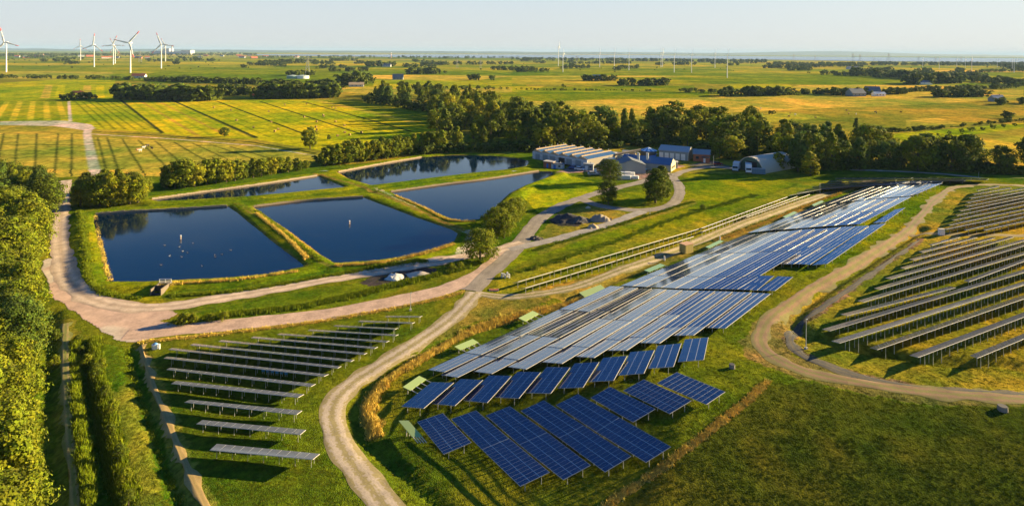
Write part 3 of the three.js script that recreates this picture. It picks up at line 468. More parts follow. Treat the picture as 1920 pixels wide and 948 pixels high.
// green boards at the row ends
const boardM = std([.36, .48, .17], .7), boardM2 = std([.17, .33, .20], .7);
for (const [q, k] of [[[[852, 650], [886, 635], [897, 642], [863, 656]], 0], [[[756, 725.5], [784.7, 704.4], [800, 711], [768, 732]], 0], [[[746.8, 788.4], [766, 788.4], [791.5, 818.7], [773, 819]], 0], [[[973, 596], [998, 583], [1012, 588], [984, 603]], 0], [[[1085, 548], [1127, 534], [1135, 541], [1097, 557]], 0], [[[1209, 506], [1237.6, 494.5], [1248, 497], [1216, 510.5]], 1], [[[1323.7, 462.4], [1349, 450.6], [1357.5, 451.5], [1329.6, 466]], 1], [[[1468.6, 406.5], [1488.6, 396.4], [1496, 398], [1474, 408.6]], 1], [[[1523, 383], [1541, 376], [1545.6, 377.4], [1526.6, 387]], 1], [[[1629, 343.5], [1645, 340.7], [1648, 343], [1633, 347]], 1]]) {
  const w = wq(q, [1.0, 1.0, .75, .75]), c = bil(w, .5, .5), b = ground(c.x, c.z);
  const t = thing('green_board', k ? 'sage green inverter board beside the upper tables of the mound' : 'pale green inverter board on struts at the left end of a solar row', 'board', b, 0, k ? 'sage green boards' : 'pale green boards');
  slab('board', w, 0, 1, 0, 1, 0, .08, k ? boardM2 : boardM, t, b);
  for (const u of [.06, .35, .65, .94]) {
    const p = bil(w, u, 1), d = p.clone().sub(bil(w, u, 0)).normalize(), e = p.clone().addScaledVector(d, 1.3), s = q === null ? 0 : 0;
    part('strut', bar(p.clone().sub(b), e.clone().sub(b), .05), aluM, t);
    const a = bil(w, u, .55), f = ground(a.x, a.z); part('leg', bar(f.sub(b).add(V(0, -.2, 0)), a.clone().sub(b), .06), aluM, t);
  }
}
console.log('solar');

// ------------------------------------------------------------------ trees
const barkM = std([.09, .07, .05], 1);
function leafGeo(seed, o) {                         // unit tree: height 1, leaves in clumps on the limbs of the crown
  const r = rng(seed), pos = [], nor = [], col = [], idx = [];
  const nC = o.clumps, R = o.radius, y0 = o.low, n = V(0, 0, 0), t1 = V(0, 0, 0), t2 = V(0, 0, 0), cs = [];
  for (let k = 0; k < nC; k++) {
    const a = r() * 6.283, yy = Math.pow(r(), o.topHeavy ?? .9), prof = o.profile(yy), rad = R * prof * Math.pow(.25 + .75 * r(), .55) * (.62 + .76 * noise(a * 1.1 + seed, yy * 3.2));
    cs.push([V(Math.cos(a) * rad, y0 + (1 - y0) * yy * .95, Math.sin(a) * rad), o.size * (.6 + .8 * r()) * (.55 + .45 * prof)]);
  }
  for (const [c, s] of cs) {
    const tint = .62 + .76 * r(), warm = r();
    for (let k = 0; k < o.leaves; k++) {
      n.set(r() * 2 - 1, r() * 1.8 - .75, r() * 2 - 1).normalize();
      const d = s * (.55 + .5 * r()), p = V(c.x + n.x * d, Math.max(.02, Math.min(1.02, c.y + n.y * d * .8)), c.z + n.z * d);
      const out = V(p.x, (p.y - .55) * .6, p.z).normalize(); n.addScaledVector(out, .55).add(V((r() - .5) * 1.3, (r() - .5) * 1.3 + .15, (r() - .5) * 1.3)).normalize();
      t1.set(r() - .5, r() - .5, r() - .5).cross(n).normalize(); t2.crossVectors(n, t1);
      const L = o.leaf * (.55 + .9 * r()), Wd = L * (.55 + .4 * r()), b = pos.length / 3, lt = tint * (.75 + .5 * r());
      for (const [x, y, z] of [[-1, -.7, 0], [.9, -1, 0], [1.1, .8, .25], [-.8, 1, -.2]]) { pos.push(p.x + t1.x * x * L + t2.x * y * Wd + n.x * z * L, p.y + t1.y * x * L + t2.y * y * Wd + n.y * z * L, p.z + t1.z * x * L + t2.z * y * Wd + n.z * z * L); nor.push(n.x, n.y, n.z); col.push(lt * (.9 + .3 * warm), lt, lt * .85); }
      idx.push(b, b + 1, b + 2, b, b + 2, b + 3);
    }
  }
  const g = new THREE.BufferGeometry(); g.setAttribute('position', new THREE.Float32BufferAttribute(pos, 3)); g.setAttribute('normal', new THREE.Float32BufferAttribute(nor, 3)); g.setAttribute('color', new THREE.Float32BufferAttribute(col, 3)); g.setIndex(idx); return g;
}
function trunkGeo(seed, lowY, thick) {
  const r = rng(seed), g = [bar(V(0, -.03, 0), V((r() - .5) * .03, .55, (r() - .5) * .03), thick, 7, thick * .45)];
  for (let k = 0; k < 5; k++) { const a = r() * 6.28, y = lowY + r() * .25; g.push(bar(V(0, y, 0), V(Math.cos(a) * .16, y + .2 + r() * .12, Math.sin(a) * .16), thick * .4, 5, thick * .12)); }
  return merge(g);
}
const round = y => Math.sqrt(Math.max(0, 1 - Math.pow(Math.abs(y - .42) / .6, 2.2))) , tall = y => Math.pow(Math.sin(Math.PI * Math.min(1, .12 + y * .86)), .6) * (1 - .25 * y), cone = y => (1 - y) * .95 + .12 * Math.sin(y * 9) * (1 - y) + .06, bushy = y => Math.sqrt(Math.max(0, 1 - y * y)) * .95 + .05;
const kinds = { round: { radius: .36, low: .14, size: .12, profile: round }, tall: { radius: .24, low: .08, size: .1, profile: tall }, cone: { radius: .27, low: .04, size: .075, profile: cone }, bush: { radius: .5, low: .02, size: .16, profile: bushy, topHeavy: .7 } };
const leafMat = c => new THREE.MeshPhysicalMaterial({ color: lin(...c), roughness: .95, specularIntensity: .2, transmission: .25, thickness: 0, vertexColors: true, side: THREE.DoubleSide });
const leafM = { mid: leafMat([.155, .19, .008]), dark: leafMat([.09, .125, .009]), yellow: leafMat([.24, .25, .008]), cool: leafMat([.085, .135, .018]) };
const lib = {};
function crownOf(kind, detail, v) {
  const k = kind + detail + v; if (lib[k]) return lib[k];
  const d = { near: [150, 42, .0135], mid: [80, 30, .024], far: [16, 9, .075] }[detail];
  return lib[k] = { crown: leafGeo(k.length * 31 + v * 977 + kind.charCodeAt(1) * 7 + detail.charCodeAt(0), { ...kinds[kind], clumps: d[0], leaves: d[1], leaf: d[2] }), trunk: trunkGeo(v * 13 + 5, kind === 'bush' ? .02 : .2, kind === 'bush' ? .03 : .028) };
}
const treeR = rng(4242); let nTrees = 0;
function tree(p, h, kind, tone, label, group, detail = 'mid', wide = 1, name = 'tree') {
  nTrees++;
  const L = crownOf(kind, detail, Math.floor(treeR() * 4)), t = thing(name, label, kind === 'bush' ? 'bush' : 'tree', p, treeR() * 6.28, group), w = h * wide * (.88 + .24 * treeR());
  t.scale.set(w, h, w); part('trunk', L.trunk, barkM, t); part('crown', L.crown, leafM[tone], t); return t;
}
const T = (x, yb, yt, kind, tone, label, group, detail, wide, name) => { const p = G(x, yb); return tree(p, (yb - yt) * (CAMH - p.y) / (yb - PY0 - (x - PX0) * ROLL), kind, tone, label, group, detail, wide, name); };
function wood(poly, gap, hmin, hmax, mixk, label, group, seed, detail = 'mid', max = 999, tones = ['mid', 'mid', 'dark', 'yellow']) {
  const r = rng(seed), w = poly.map(([x, y]) => { const q = unproj(x, y, 0); return [q.x, q.z]; }), x0 = Math.min(...w.map(q => q[0])), x1 = Math.max(...w.map(q => q[0])), z0 = Math.min(...w.map(q => q[1])), z1 = Math.max(...w.map(q => q[1])), put = [];
  for (let k = 0; k < 9000 && put.length < max; k++) { const x = lerp(x0, x1, r()), z = lerp(z0, z1, r()); if (polyDist(x, z, w) > 0 || put.some(q => Math.hypot(q[0] - x, q[1] - z) < gap)) continue; put.push([x, z]); }
  for (const [x, z] of put) {
    const h = lerp(hmin, hmax, r()), kd = mixk[Math.floor(r() * mixk.length)], tn = tones[Math.floor(r() * tones.length)], size = h < lerp(hmin, hmax, .33) ? 'low' : h > lerp(hmin, hmax, .67) ? 'tall' : 'middling';
    tree(ground(x, z), h, kd, tn, `${size} ${{ round: 'round', tall: 'slender', cone: 'pointed' }[kd]} ${{ mid: 'green', dark: 'dark green', yellow: 'yellow green', cool: 'cool green' }[tn]} ${label}`, group, detail, .9 + r() * .35);
  }
  return put.length;
}
const leftTones = ['mid', 'mid', 'dark', 'mid', 'cool'];
console.log('left', wood([[-40, 346], [82, 360], [84, 400], [66, 450], [58, 520], [-30, 520], [-60, 420]], 4.2, 9.5, 13.5, ['round', 'round', 'tall'], 'tree of the dense wood beside the gravel road', 'trees of the wood beside the gravel road', 11, 'near', 34, leftTones),
  wood([[58, 520], [46, 600], [36, 700], [28, 850], [20, 1010], [0, 1230], [-90, 1230], [-70, 1000], [-60, 850], [-40, 700], [-30, 520]], 2.9, 7.5, 10.5, ['round', 'round', 'tall'], 'tree of the dense wood along the grassy track', 'trees of the wood beside the track', 12, 'near', 46, leftTones));
for (const [x, yb, yt, kd, tn] of [[150, 386, 334, 'tall', 'yellow'], [168, 388, 330, 'tall', 'mid'], [186, 386, 326, 'round', 'mid'], [205, 387, 322, 'tall', 'yellow'], [224, 384, 326, 'tall', 'mid'], [242, 382, 328, 'round', 'yellow'], [258, 379, 326, 'tall', 'mid'], [160, 374, 322, 'tall', 'dark'], [195, 372, 316, 'tall', 'mid'], [222, 370, 314, 'cone', 'mid'], [246, 368, 322, 'round', 'dark'], [268, 366, 332, 'round', 'mid']]) T(x, yb, yt, kd, tn, 'slim leafy tree in the clump above the corner of the near pond', 'trees above the pond corner', 'near', 1.25);
for (const [x, yb, yt, tn] of [[312, 352, 310, 'dark'], [328, 353, 302, 'mid'], [346, 352, 298, 'mid'], [364, 350, 306, 'yellow'], [388, 346, 298, 'mid'], [404, 344, 296, 'mid'], [424, 342, 300, 'yellow'], [440, 339, 298, 'mid'], [456, 336, 300, 'dark'], [474, 333, 296, 'mid'], [490, 331, 297, 'mid'], [508, 328, 294, 'yellow'], [524, 325, 294, 'mid'], [540, 323, 294, 'mid'], [556, 320, 296, 'dark'], [572, 318, 300, 'mid']]) T(x, yb, yt, x % 3 ? 'round' : 'tall', tn, 'rounded tree in the belt along the narrow rear pond', 'trees along the narrow rear pond', 'mid', 1.1);
for (const [x, yb, yt, tn] of [[610, 311, 276, 'mid'], [626, 309, 270, 'mid'], [642, 306, 266, 'yellow'], [658, 305, 262, 'mid'], [672, 303, 258, 'mid'], [688, 301, 264, 'yellow'], [702, 299, 262, 'mid'], [716, 297, 256, 'dark'], [730, 295, 260, 'mid'], [746, 292, 254, 'mid'], [762, 289, 256, 'mid'], [776, 287, 250, 'yellow'], [792, 286, 248, 'mid'], [806, 285, 246, 'dark'], [822, 284, 244, 'mid']]) T(x, yb, yt, x % 4 ? 'round' : 'tall', tn, 'rounded tree in the belt along the upper shore of the rear pond', 'trees on the upper shore of the rear pond', 'mid', 1.1);
T(581, 279, 238, 'round', 'mid', 'large lone tree at the lower edge of the yellow hay field', undefined, 'mid', 1); T(420, 256, 238, 'round', 'dark', 'small lone round tree on the yellow strip field', undefined, 'mid', 1.3); T(616, 262, 252, 'bush', 'dark', 'small dark bush beside the large lone tree at the hay field', undefined, 'mid', .8, 'bush');
const darkMix = ['round', 'round', 'round', 'tall', 'cone'], dk = ['mid', 'mid', 'dark', 'mid', 'cool', 'dark', 'yellow'];
console.log('woods', wood([[836, 288], [1000, 284], [1030, 262], [1000, 236], [950, 222], [900, 208], [850, 200], [800, 202], [812, 240]], 10.5, 9, 21, darkMix, 'tree in the wood behind the rear pond', 'trees of the wood behind the ponds', 21, 'mid', 52, dk),
  wood([[690, 191], [800, 205], [900, 210], [1000, 232], [1010, 220], [930, 198], [830, 178], [700, 176]], 15, 13, 20, darkMix, 'tree in the far wood strip beyond the hay field', 'trees of the far wood strip', 22, 'mid', 24, dk),
  wood([[1005, 284], [1090, 276], [1230, 271], [1330, 286], [1400, 300], [1490, 308], [1510, 280], [1400, 262], [1250, 250], [1100, 246], [1015, 250]], 10.5, 9.5, 21, darkMix, 'tree in the wood behind the factory halls', 'trees of the wood behind the factory', 23, 'mid', 48, dk),
  wood([[1490, 322], [1580, 319], [1700, 316], [1700, 300], [1600, 282], [1500, 276]], 8.5, 8, 17, darkMix, 'tree in the wood behind the arched hangar', 'trees of the wood beyond the hangar', 24, 'mid', 30, ['mid', 'cool', 'dark', 'cool', 'yellow']),
  wood([[1722, 320], [1820, 322], [1940, 330], [1960, 320], [1830, 310], [1725, 310]], 8.5, 8, 16, ['round', 'round', 'tall'], 'tree in the row beyond the far path', 'trees beyond the far path', 25, 'mid', 22, ['cool', 'cool', 'mid', 'dark']));
T(900, 489, 428, 'round', 'mid', 'lone round tree at the roundabout of gravel roads by the ponds', undefined, 'near', 1.35);
for (const [x, yb, yt, w] of [[932, 446, 388, 1.1], [948, 432, 378, 1.1], [962, 420, 372, 1.2], [970, 408, 370, 1.2], [945, 446, 404, 1.3], [925, 442, 408, 1.2]]) T(x, yb, yt, 'round', 'mid', 'bushy tree in the clump between rear pond and curving road', 'trees between pond and road', 'near', w);
T(1141, 383, 338, 'round', 'dark', 'round tree on the grass island, nearer the fork', undefined, 'near', 1.1); T(1143, 342, 298, 'round', 'dark', 'round tree in front of the grey gabled workshop', undefined, 'near', 1.15);
T(1229, 380, 314, 'tall', 'dark', 'tall dense dark tree on the grass island by the road loop', undefined, 'near', 1.3); T(1240, 372, 310, 'tall', 'dark', 'tall dark tree close behind the dense one on the grass island', undefined, 'near', 1.2);
T(1372, 298, 254, 'round', 'yellow', 'sunlit round tree in front of the wood beside the arched hangar', undefined, 'mid', 1.1); T(1350, 296, 258, 'round', 'mid', 'broad tree beside the sunlit round tree by the brick house', undefined, 'mid', 1.1); T(1460, 318, 286, 'round', 'yellow', 'bright yellow green tree at the side of the arched hangar', undefined, 'mid', 1.1); T(1520, 328, 284, 'tall', 'yellow', 'pale weeping tree at the meadow edge beyond the hangar', undefined, 'mid', 1.6); T(1606, 262, 220, 'cone', 'dark', 'tall pointed tree rising above the wood edge', undefined, 'mid', 1); T(1742, 312, 268, 'round', 'cool', 'bushy tree standing alone where the path leaves the wood', undefined, 'mid', 1.1);
for (const [x, yb, yt, w, tn] of [[150, 668, 640, 1, 'dark'], [162, 690, 652, .9, 'mid'], [178, 712, 668, .8, 'dark'], [146, 640, 622, 1.1, 'dark'], [196, 745, 712, 1, 'dark'], [210, 775, 738, .9, 'mid'], [205, 820, 785, .9, 'dark'], [222, 860, 822, .9, 'dark'], [232, 905, 866, 1, 'mid'], [240, 950, 905, 1, 'dark'], [190, 690, 664, 1, 'mid'], [104, 640, 606, .8, 'dark'], [100, 690, 655, .8, 'mid']]) T(x, yb, yt + (yb - yt) * .3, 'bush', tn, 'leafy bush growing on the bank of the left ditch', 'bushes on the left ditch', 'mid', w, 'bush');
for (const [x, yb, yt, w] of [[345, 607, 586, 1.2], [362, 606, 588, 1], [420, 600, 584, 1.2], [395, 602, 588, 1], [845, 508, 492, 1.2], [862, 505, 490, 1.3], [1318, 392, 383, 1.3], [1005, 505, 498, 1.3], [1060, 490, 483, 1.2]]) T(x, yb, yt, 'bush', 'mid', 'low leafy bush on the weedy verge between the roads', 'bushes on the verges', 'mid', w, 'bush');
console.log('trees', nTrees);
// far belts and hedges: one mass
{
  const r = rng(99), items = [], L = crownOf('round', 'far', 0).crown;
  const belt = (a, b, n, hpx, dep = 1.2) => { for (let k = 0; k < n; k++) { const t = r(), p = unproj(lerp(a[0], b[0], t) + (r() - .5) * 6, lerp(a[1], b[1], t) + (r() - .5) * dep, 0), h = hpx * (.55 + .75 * r()) * CAMH / (lerp(a[1], b[1], t) - PY0 - (lerp(a[0], b[0], t) - PX0) * ROLL); items.push([p, Math.min(h, 24), .8 + r() * .6]); } };
  belt([222, 186], [405, 188], 60, 30, 4); belt([112, 187], [180, 186], 12, 15); belt([0, 146], [190, 148], 50, 8); belt([195, 148], [300, 152], 30, 8); belt([300, 152], [500, 158], 90, 12, 2); belt([400, 176], [480, 180], 30, 20, 4); belt([490, 184], [640, 182], 55, 28, 4); belt([500, 160], [640, 162], 60, 14, 3); belt([640, 160], [700, 156], 26, 26, 6); belt([540, 142], [600, 140], 22, 10); belt([620, 134], [700, 132], 20, 8); belt([480, 122], [570, 118], 40, 10); belt([590, 128], [650, 127], 26, 8); belt([690, 125], [740, 124], 16, 11); belt([768, 139], [832, 138], 30, 13); belt([790, 122], [960, 120], 60, 7); belt([880, 150], [920, 150], 8, 12); belt([770, 166], [960, 168], 24, 8, 2); belt([920, 131], [1015, 132], 30, 9);
  belt([1092, 151], [1155, 151], 24, 12); belt([1160, 160], [1250, 160], 34, 14, 2); belt([960, 168], [1250, 171], 50, 4); belt([1270, 172], [1440, 178], 40, 9, 2); belt([1350, 180], [1470, 178], 40, 18, 3); belt([1440, 178], [1560, 176], 46, 12, 2); belt([1560, 178], [1700, 176], 60, 14, 2); belt([1700, 172], [1920, 164], 60, 10, 2); belt([1750, 182], [1850, 180], 36, 18, 3); belt([1870, 196], [1930, 194], 16, 14, 3); belt([1600, 140], [1720, 148], 70, 16, 4); belt([1700, 158], [1800, 155], 46, 20, 3); belt([1780, 148], [1920, 160], 50, 14, 4); belt([1440, 128], [1600, 124], 50, 8); belt([1540, 140], [1600, 142], 20, 9); belt([1720, 140], [1920, 133], 60, 7); belt([1880, 126], [1930, 134], 24, 12, 4);
  belt([1640, 249], [1760, 242], 40, 9); belt([1740, 243], [1925, 226], 40, 7); for (let k = 0; k < 12; k++) belt([1700 + k * 20, 262 - k * 2.6], [1703 + k * 20, 262 - k * 2.6], 1, 9); belt([1370, 216], [1376, 216], 1, 5); belt([1444, 214], [1450, 214], 3, 8); belt([1280, 218], [1420, 216], 8, 3); belt([1040, 200], [1000, 215], 14, 14, 3);
  for (const [a, b, n] of [[[836, 286], [1000, 280], 60], [[1000, 282], [1230, 272], 70], [[1230, 272], [1340, 288], 30], [[1330, 284], [1500, 300], 50], [[1490, 316], [1700, 314], 60], [[1722, 316], [1940, 326], 60], [[690, 190], [810, 208], 40], [[800, 210], [1010, 250], 60], [[1010, 258], [1500, 270], 90], [[300, 348], [560, 316], 40], [[600, 308], [830, 283], 50]]) belt(a, b, n, 17, 8);
  for (let k = 0; k < 70; k++) { const x = r() * 1960 - 20, y = (x > 440 ? 113 : 101) + r() * r() * 34, yy = y + (x - PX0) * ROLL + 2, l = 8 + r() * 60; belt([x, yy], [x + l, yy + (r() - .5) * 1.5], 4 + Math.floor(l / 3.5), 3 + (y - 97) * .16, 1); }
  belt([1890, 222], [1898, 221], 3, 16); belt([1050, 164], [1064, 164], 2, 8);
  belt([0, 104.5], [480, 103], 240, 7, 2); belt([480, 108], [960, 109], 130, 4.5, 2); belt([960, 112], [1440, 117], 220, 7, 2); belt([1440, 122], [1930, 122], 240, 7, 2); belt([0, 112], [330, 110], 40, 3, 6); belt([0, 122], [600, 124], 26, 3, 14); belt([900, 126], [1900, 132], 40, 3, 16);
  const im = new THREE.InstancedMesh(L, leafMat([.085, .115, .010]), items.length), m = new THREE.Matrix4(), q = new THREE.Quaternion();
  items.forEach(([p, h, w], i) => { q.setFromAxisAngle(V(0, 1, 0), r() * 6.28); m.compose(V(p.x, -h * .08, p.z), q, V(h * w * 1.15, h, h * w * 1.15)); im.setMatrixAt(i, m); const s = .75 + r() * .5; im.setColorAt(i, lin(s, s, s)); });
  im.name = 'distant_trees'; im.userData = { kind: 'stuff', label: 'distant hedgerows and tree belts across the plain', category: 'trees' }; scene.add(im); console.log('far', items.length);
}

// ------------------------------------------------------------------ wind turbines
const whiteM = std([.80, .80, .80], .45), redM = std([.62, .08, .05], .5), greyMetal = std([.35, .36, .37], .5);
const towerG = new THREE.CylinderGeometry(.014, .03, 1, 14).translate(0, .5, 0);
const bladeG = (() => { const s = new THREE.Shape(); s.moveTo(-.014, 0); s.bezierCurveTo(-.018, .08, -.055, .14, -.045, .22); s.bezierCurveTo(-.03, .5, -.012, .8, -.006, .86); s.lineTo(.012, .86); s.bezierCurveTo(.02, .6, .024, .2, .014, 0); return new THREE.ExtrudeGeometry(s, { depth: .016, bevelEnabled: true, bevelSize: .004, bevelThickness: .004, bevelSegments: 1 }).translate(0, 0, -.008); })();
const tipG = new THREE.ExtrudeGeometry(new THREE.Shape([[-.014, .78], [.022, .78], [.016, .93], [.008, 1], [.002, 1], [-.008, .93]].map(a => new THREE.Vector2(...a))), { depth: .034, bevelEnabled: false }).translate(0, 0, -.017);
const nacelleG = merge(new THREE.CapsuleGeometry(.05, .16, 4, 10).rotateX(Math.PI / 2).scale(1, 1.05, 1).translate(0, .02, -.06)), hubG = new THREE.SphereGeometry(.045, 12, 8).scale(1, 1, 1.4);
function turbine(x, yb, yh, r, ang, yaw, label, group, red) {
  const p = unproj(x, yb, 0), m = CAMH / (yb - PY0 - (x - PX0) * ROLL), H = (yb - yh) * m, R = r * m;
  const t = thing('wind_turbine', label, 'wind turbine', p, yaw, group), tw = part('tower', towerG, whiteM, t); tw.scale.set(Math.max(R * 1.6, H * .65), H, Math.max(R * 1.6, H * .65));
  const nc = part('nacelle', nacelleG, whiteM, t); nc.position.set(0, H, 0); nc.scale.setScalar(R * .9);
  const hb = part('hub', hubG, whiteM, t); hb.position.set(0, H + R * .02, R * .17); hb.scale.setScalar(R * .9);
  for (let k = 0; k < 3; k++) { const b = part('blade', bladeG, whiteM, t); b.position.set(0, H + R * .02, R * .18); b.rotation.z = ang + k * 2.0944; b.scale.set(R * 1.5, R, R * 1.4); if (red) { const q = part('red_tip', tipG, redM, b); q.userData.label = 'red blade tip'; } else part('blade_tip', tipG, whiteM, b); }
}
{
  const g = 'red-tipped wind turbines on the left plain';
  const lb = ['tall red-tipped wind turbine at the edge of the tan stubble field', 'small red-tipped wind turbine far out beside the hedge', 'red-tipped wind turbine with one blade straight up', 'red-tipped wind turbine overlapping its twin, slightly nearer', 'red-tipped wind turbine overlapping its twin, slightly farther', 'large red-tipped wind turbine with blades reaching up right, left and down', 'red-tipped wind turbine on the green field beside a smaller one', 'smaller red-tipped wind turbine close behind a larger one'];
  [[10.5, 135, 79.5, 28, .28, 0], [150, 113, 86, 13, 0, .2], [175.5, 125.5, 84, 21, -.1, .1], [211.5, 121, 84.5, 19, -.38, .2], [215, 119, 85.5, 16, .55, .3], [243.5, 136.5, 80.5, 29, -.72, 0], [301.5, 128, 83, 23, .35, .3], [309.5, 115, 85, 15, .5, .2]].forEach((a, i) => turbine(...a, lb[i], g, true));
  [[1047, 123.5, 87, 10, .1, 1.35], [1055.5, 135, 100, 10, .3, 1.3], [1124.5, 126, 98, 9, .2, 1.4], [1152, 129, 98, 9, .1, 1.42], [1179.5, 131.5, 98.5, 9, .3, 1.38], [1239.5, 126, 98, 9, .15, 1.3], [1242.5, 125.5, 98, 9, .5, 1.2], [1264.5, 135.5, 100, 9, .2, 1.4], [1297, 136, 100.5, 9, 0, 1.4], [1341, 127, 99, 9, .4, 1.35], [1364, 146, 101, 10, .2, 1.3]].forEach(a => turbine(...a, 'white wind turbine with its rotor edge-on in the row before the river', 'white turbines before the river'));
  [[1731, 130, 112, 5, .2, .9], [1762, 130, 110.5, 5, .5, 1], [1795, 130, 111, 5, 0, .9], [1811, 127, 111, 4.5, .3, .8], [1823, 132, 110, 6, .1, .8], [1871, 126, 111, 4.5, .6, 1], [1899, 133, 112, 5, .2, .9], [1902.5, 136, 112, 5, .4, .9], [1907.5, 126, 112, 4.5, .1, 1]].forEach(a => turbine(...a, 'small distant wind turbine among the hedges on the far right plain', 'distant turbines on the right plain'));
}
// ------------------------------------------------------------------ pylons
const pylonG = (() => { const g = []; const lv = [0, .3, .55, .75, .9, 1], w = y => .11 * (1 - y) + .012; for (let k = 0; k < lv.length - 1; k++) { const a = lv[k], b = lv[k + 1], wa = w(a), wb = w(b); for (const [sx, sz] of [[1, 1], [1, -1], [-1, 1], [-1, -1]]) g.push(bar(V(wa * sx, a, wa * sz), V(wb * sx, b, wb * sz), .006, 4)); for (const s of [1, -1]) { g.push(bar(V(-wa, a, wa * s), V(wb, b, wb * s), .004, 4), bar(V(wa, a, wa * s), V(-wb, b, wb * s), .004, 4)); } } for (const [y, l] of [[.72, .2], [.84, .26], [.94, .16]]) g.push(bar(V(-l, y, 0), V(l, y, 0), .007, 4), bar(V(-l, y, 0), V(0, y + .05, 0), .004, 4), bar(V(l, y, 0), V(0, y + .05, 0), .004, 4)); return merge(g); })();
for (const [x, yb, yt] of [[576, 141, 106], [664, 118, 104], [1489, 116, 101], [1529, 117, 103], [1613, 120, 102], [1600, 119, 100], [1639, 117, 106], [1667, 119, 100], [1723, 119, 105], [1755, 119, 107], [1803, 119, 106], [262, 116, 95], [1081, 120, 104], [857, 128, 110], [901, 128, 112]]) { const p = unproj(x, yb, 0), h = (yb - yt) * CAMH / (yb - PY0 - (x - PX0) * ROLL), m = single('power_pylon', pylonG, greyMetal, 'thin grey lattice power pylon on the far plain', 'pylon', 'power pylons on the plain'); m.position.copy(p); m.scale.setScalar(h); m.rotation.y = .4; }
{ const p = unproj(733, 109, 0), t = thing('striped_chimney', 'red and white banded chimney mast far beyond the hedges', 'chimney', p), h = 11 * CAMH / (109 - 97 + 1.5); for (let k = 0; k < 6; k++) part(k % 2 ? 'white_band' : 'red_band', new THREE.CylinderGeometry(h * .05, h * .055, h / 6, 12).translate(0, h / 6 * (k + .5), 0), k % 2 ? whiteM : redM, t); }
// ------------------------------------------------------------------ buildings
function frameAt(a, b) { const A_ = G(...a), B_ = G(...b), d = B_.clone().sub(A_); d.y = 0; return { p: A_, turn: Math.atan2(-d.z, d.x), L: d.length() }; }
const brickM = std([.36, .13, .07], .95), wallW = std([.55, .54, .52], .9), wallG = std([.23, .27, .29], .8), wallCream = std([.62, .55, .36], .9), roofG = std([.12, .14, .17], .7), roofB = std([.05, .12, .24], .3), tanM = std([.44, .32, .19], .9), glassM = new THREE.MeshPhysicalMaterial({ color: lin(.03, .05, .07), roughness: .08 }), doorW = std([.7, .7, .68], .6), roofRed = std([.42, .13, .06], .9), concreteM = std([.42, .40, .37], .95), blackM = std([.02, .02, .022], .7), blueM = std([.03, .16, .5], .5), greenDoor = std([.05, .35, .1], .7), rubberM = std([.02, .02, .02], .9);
{ const t = tex(256, 256, (i, j) => { const m = 1 + (noise(i / 30, j / 30) - .5) * .5 + (noise(i / 5, j / 18) - .5) * .4; return [.46 * m, .48 * m, .5 * m].map(s8); }); wallW.map = t; wallW.color = lin(1, 1, 1); }
function prism(pts, L, z0 = 0) { return new THREE.ExtrudeGeometry(new THREE.Shape(pts.map(a => new THREE.Vector2(...a))), { depth: L, bevelEnabled: false }).translate(0, 0, z0); }
// gable building: length L along x, depth D away from the front (local -z), eaves h, ridge along x
function gableBody(L, D, h, rh) { return prism([[0, 0], [D, 0], [D, h], [D / 2, h + rh], [0, h]], L).rotateY(Math.PI / 2); }
function gableRoof(L, D, h, rh, o = .3) { const th = .18, s = rh / (D / 2), e = o * s; return prism([[-o, h - e], [D / 2, h + rh], [D + o, h - e], [D + o, h - e + th], [D / 2, h + rh + th], [-o, h - e + th]], L + 2 * o, -o).rotateY(Math.PI / 2); }
{ // factory with sawtooth bays
  const f = frameAt([998.5, 297], [1101, 317.5]), t = thing('factory_hall', 'long low factory hall with rows of tan sawtooth ridges and blue roof glazing', 'building', f.p, f.turn), n = 6, bw = f.L / n, D = 22, h = 3.3;
  part('front_wall', box(f.L, h, .4, f.L / 2, h / 2, -.2), wallW, t); part('side_wall', box(.4, h, D, f.L - .2, h / 2, -D / 2 - .4), std([.3, .27, .22], .9), t); part('side_wall', box(.4, h, D, .2, h / 2, -D / 2 - .4), wallW, t); part('back_wall', box(f.L, h, .4, f.L / 2, h / 2, -D - .6), wallW, t);
  for (let k = 0; k < n; k++) {
    const x = k * bw;
    part('roof_bay', prism([[x, h - .1], [x + bw * .985, h - .1], [x + bw * .985, h + .1], [x + bw * .36, h + 1.05], [x + bw * .36, h + 1.4], [x + bw * .26, h + 1.4], [x + .02, h + .35]], D, -D - .5), tanM, t);
    const gl = part('roof_glazing', box(bw * .58, .1, D - .8, 0, 0, 0), roofB, t); gl.position.set(x + bw * .69, h + .59, -D / 2 - .5); gl.rotation.z = -Math.atan2(.95, bw * .625);
    for (let j = 0; j < 5; j++) part('roof_vent', new THREE.CylinderGeometry(.16, .2, .7, 7).translate(x + bw * .3, h + 1.8, -3 - j * 4.4), concreteM, t);
  }
  for (const [u, w] of [[.06, 2.6], [.2, 3], [.34, 3], [.5, 3.4], [.64, 3], [.8, 3]]) part('gate', box(w, 2.5, .1, u * f.L + w / 2, 1.3, .06), u > .4 && u < .6 ? blackM : wallG, t);
}
{ const f = frameAt([1019, 314], [1037, 316]), t = thing('brick_hut', 'small red brick hut with flat roof and blue door by the pond tip', 'hut', f.p, f.turn); part('wall', box(f.L, 2.7, 3, f.L / 2, 1.35, -1.5), brickM, t); part('roof', box(f.L + .4, .18, 3.4, f.L / 2, 2.8, -1.5), concreteM, t); part('door', box(.8, 1.9, .08, f.L * .42, .98, .05), blueM, t); }
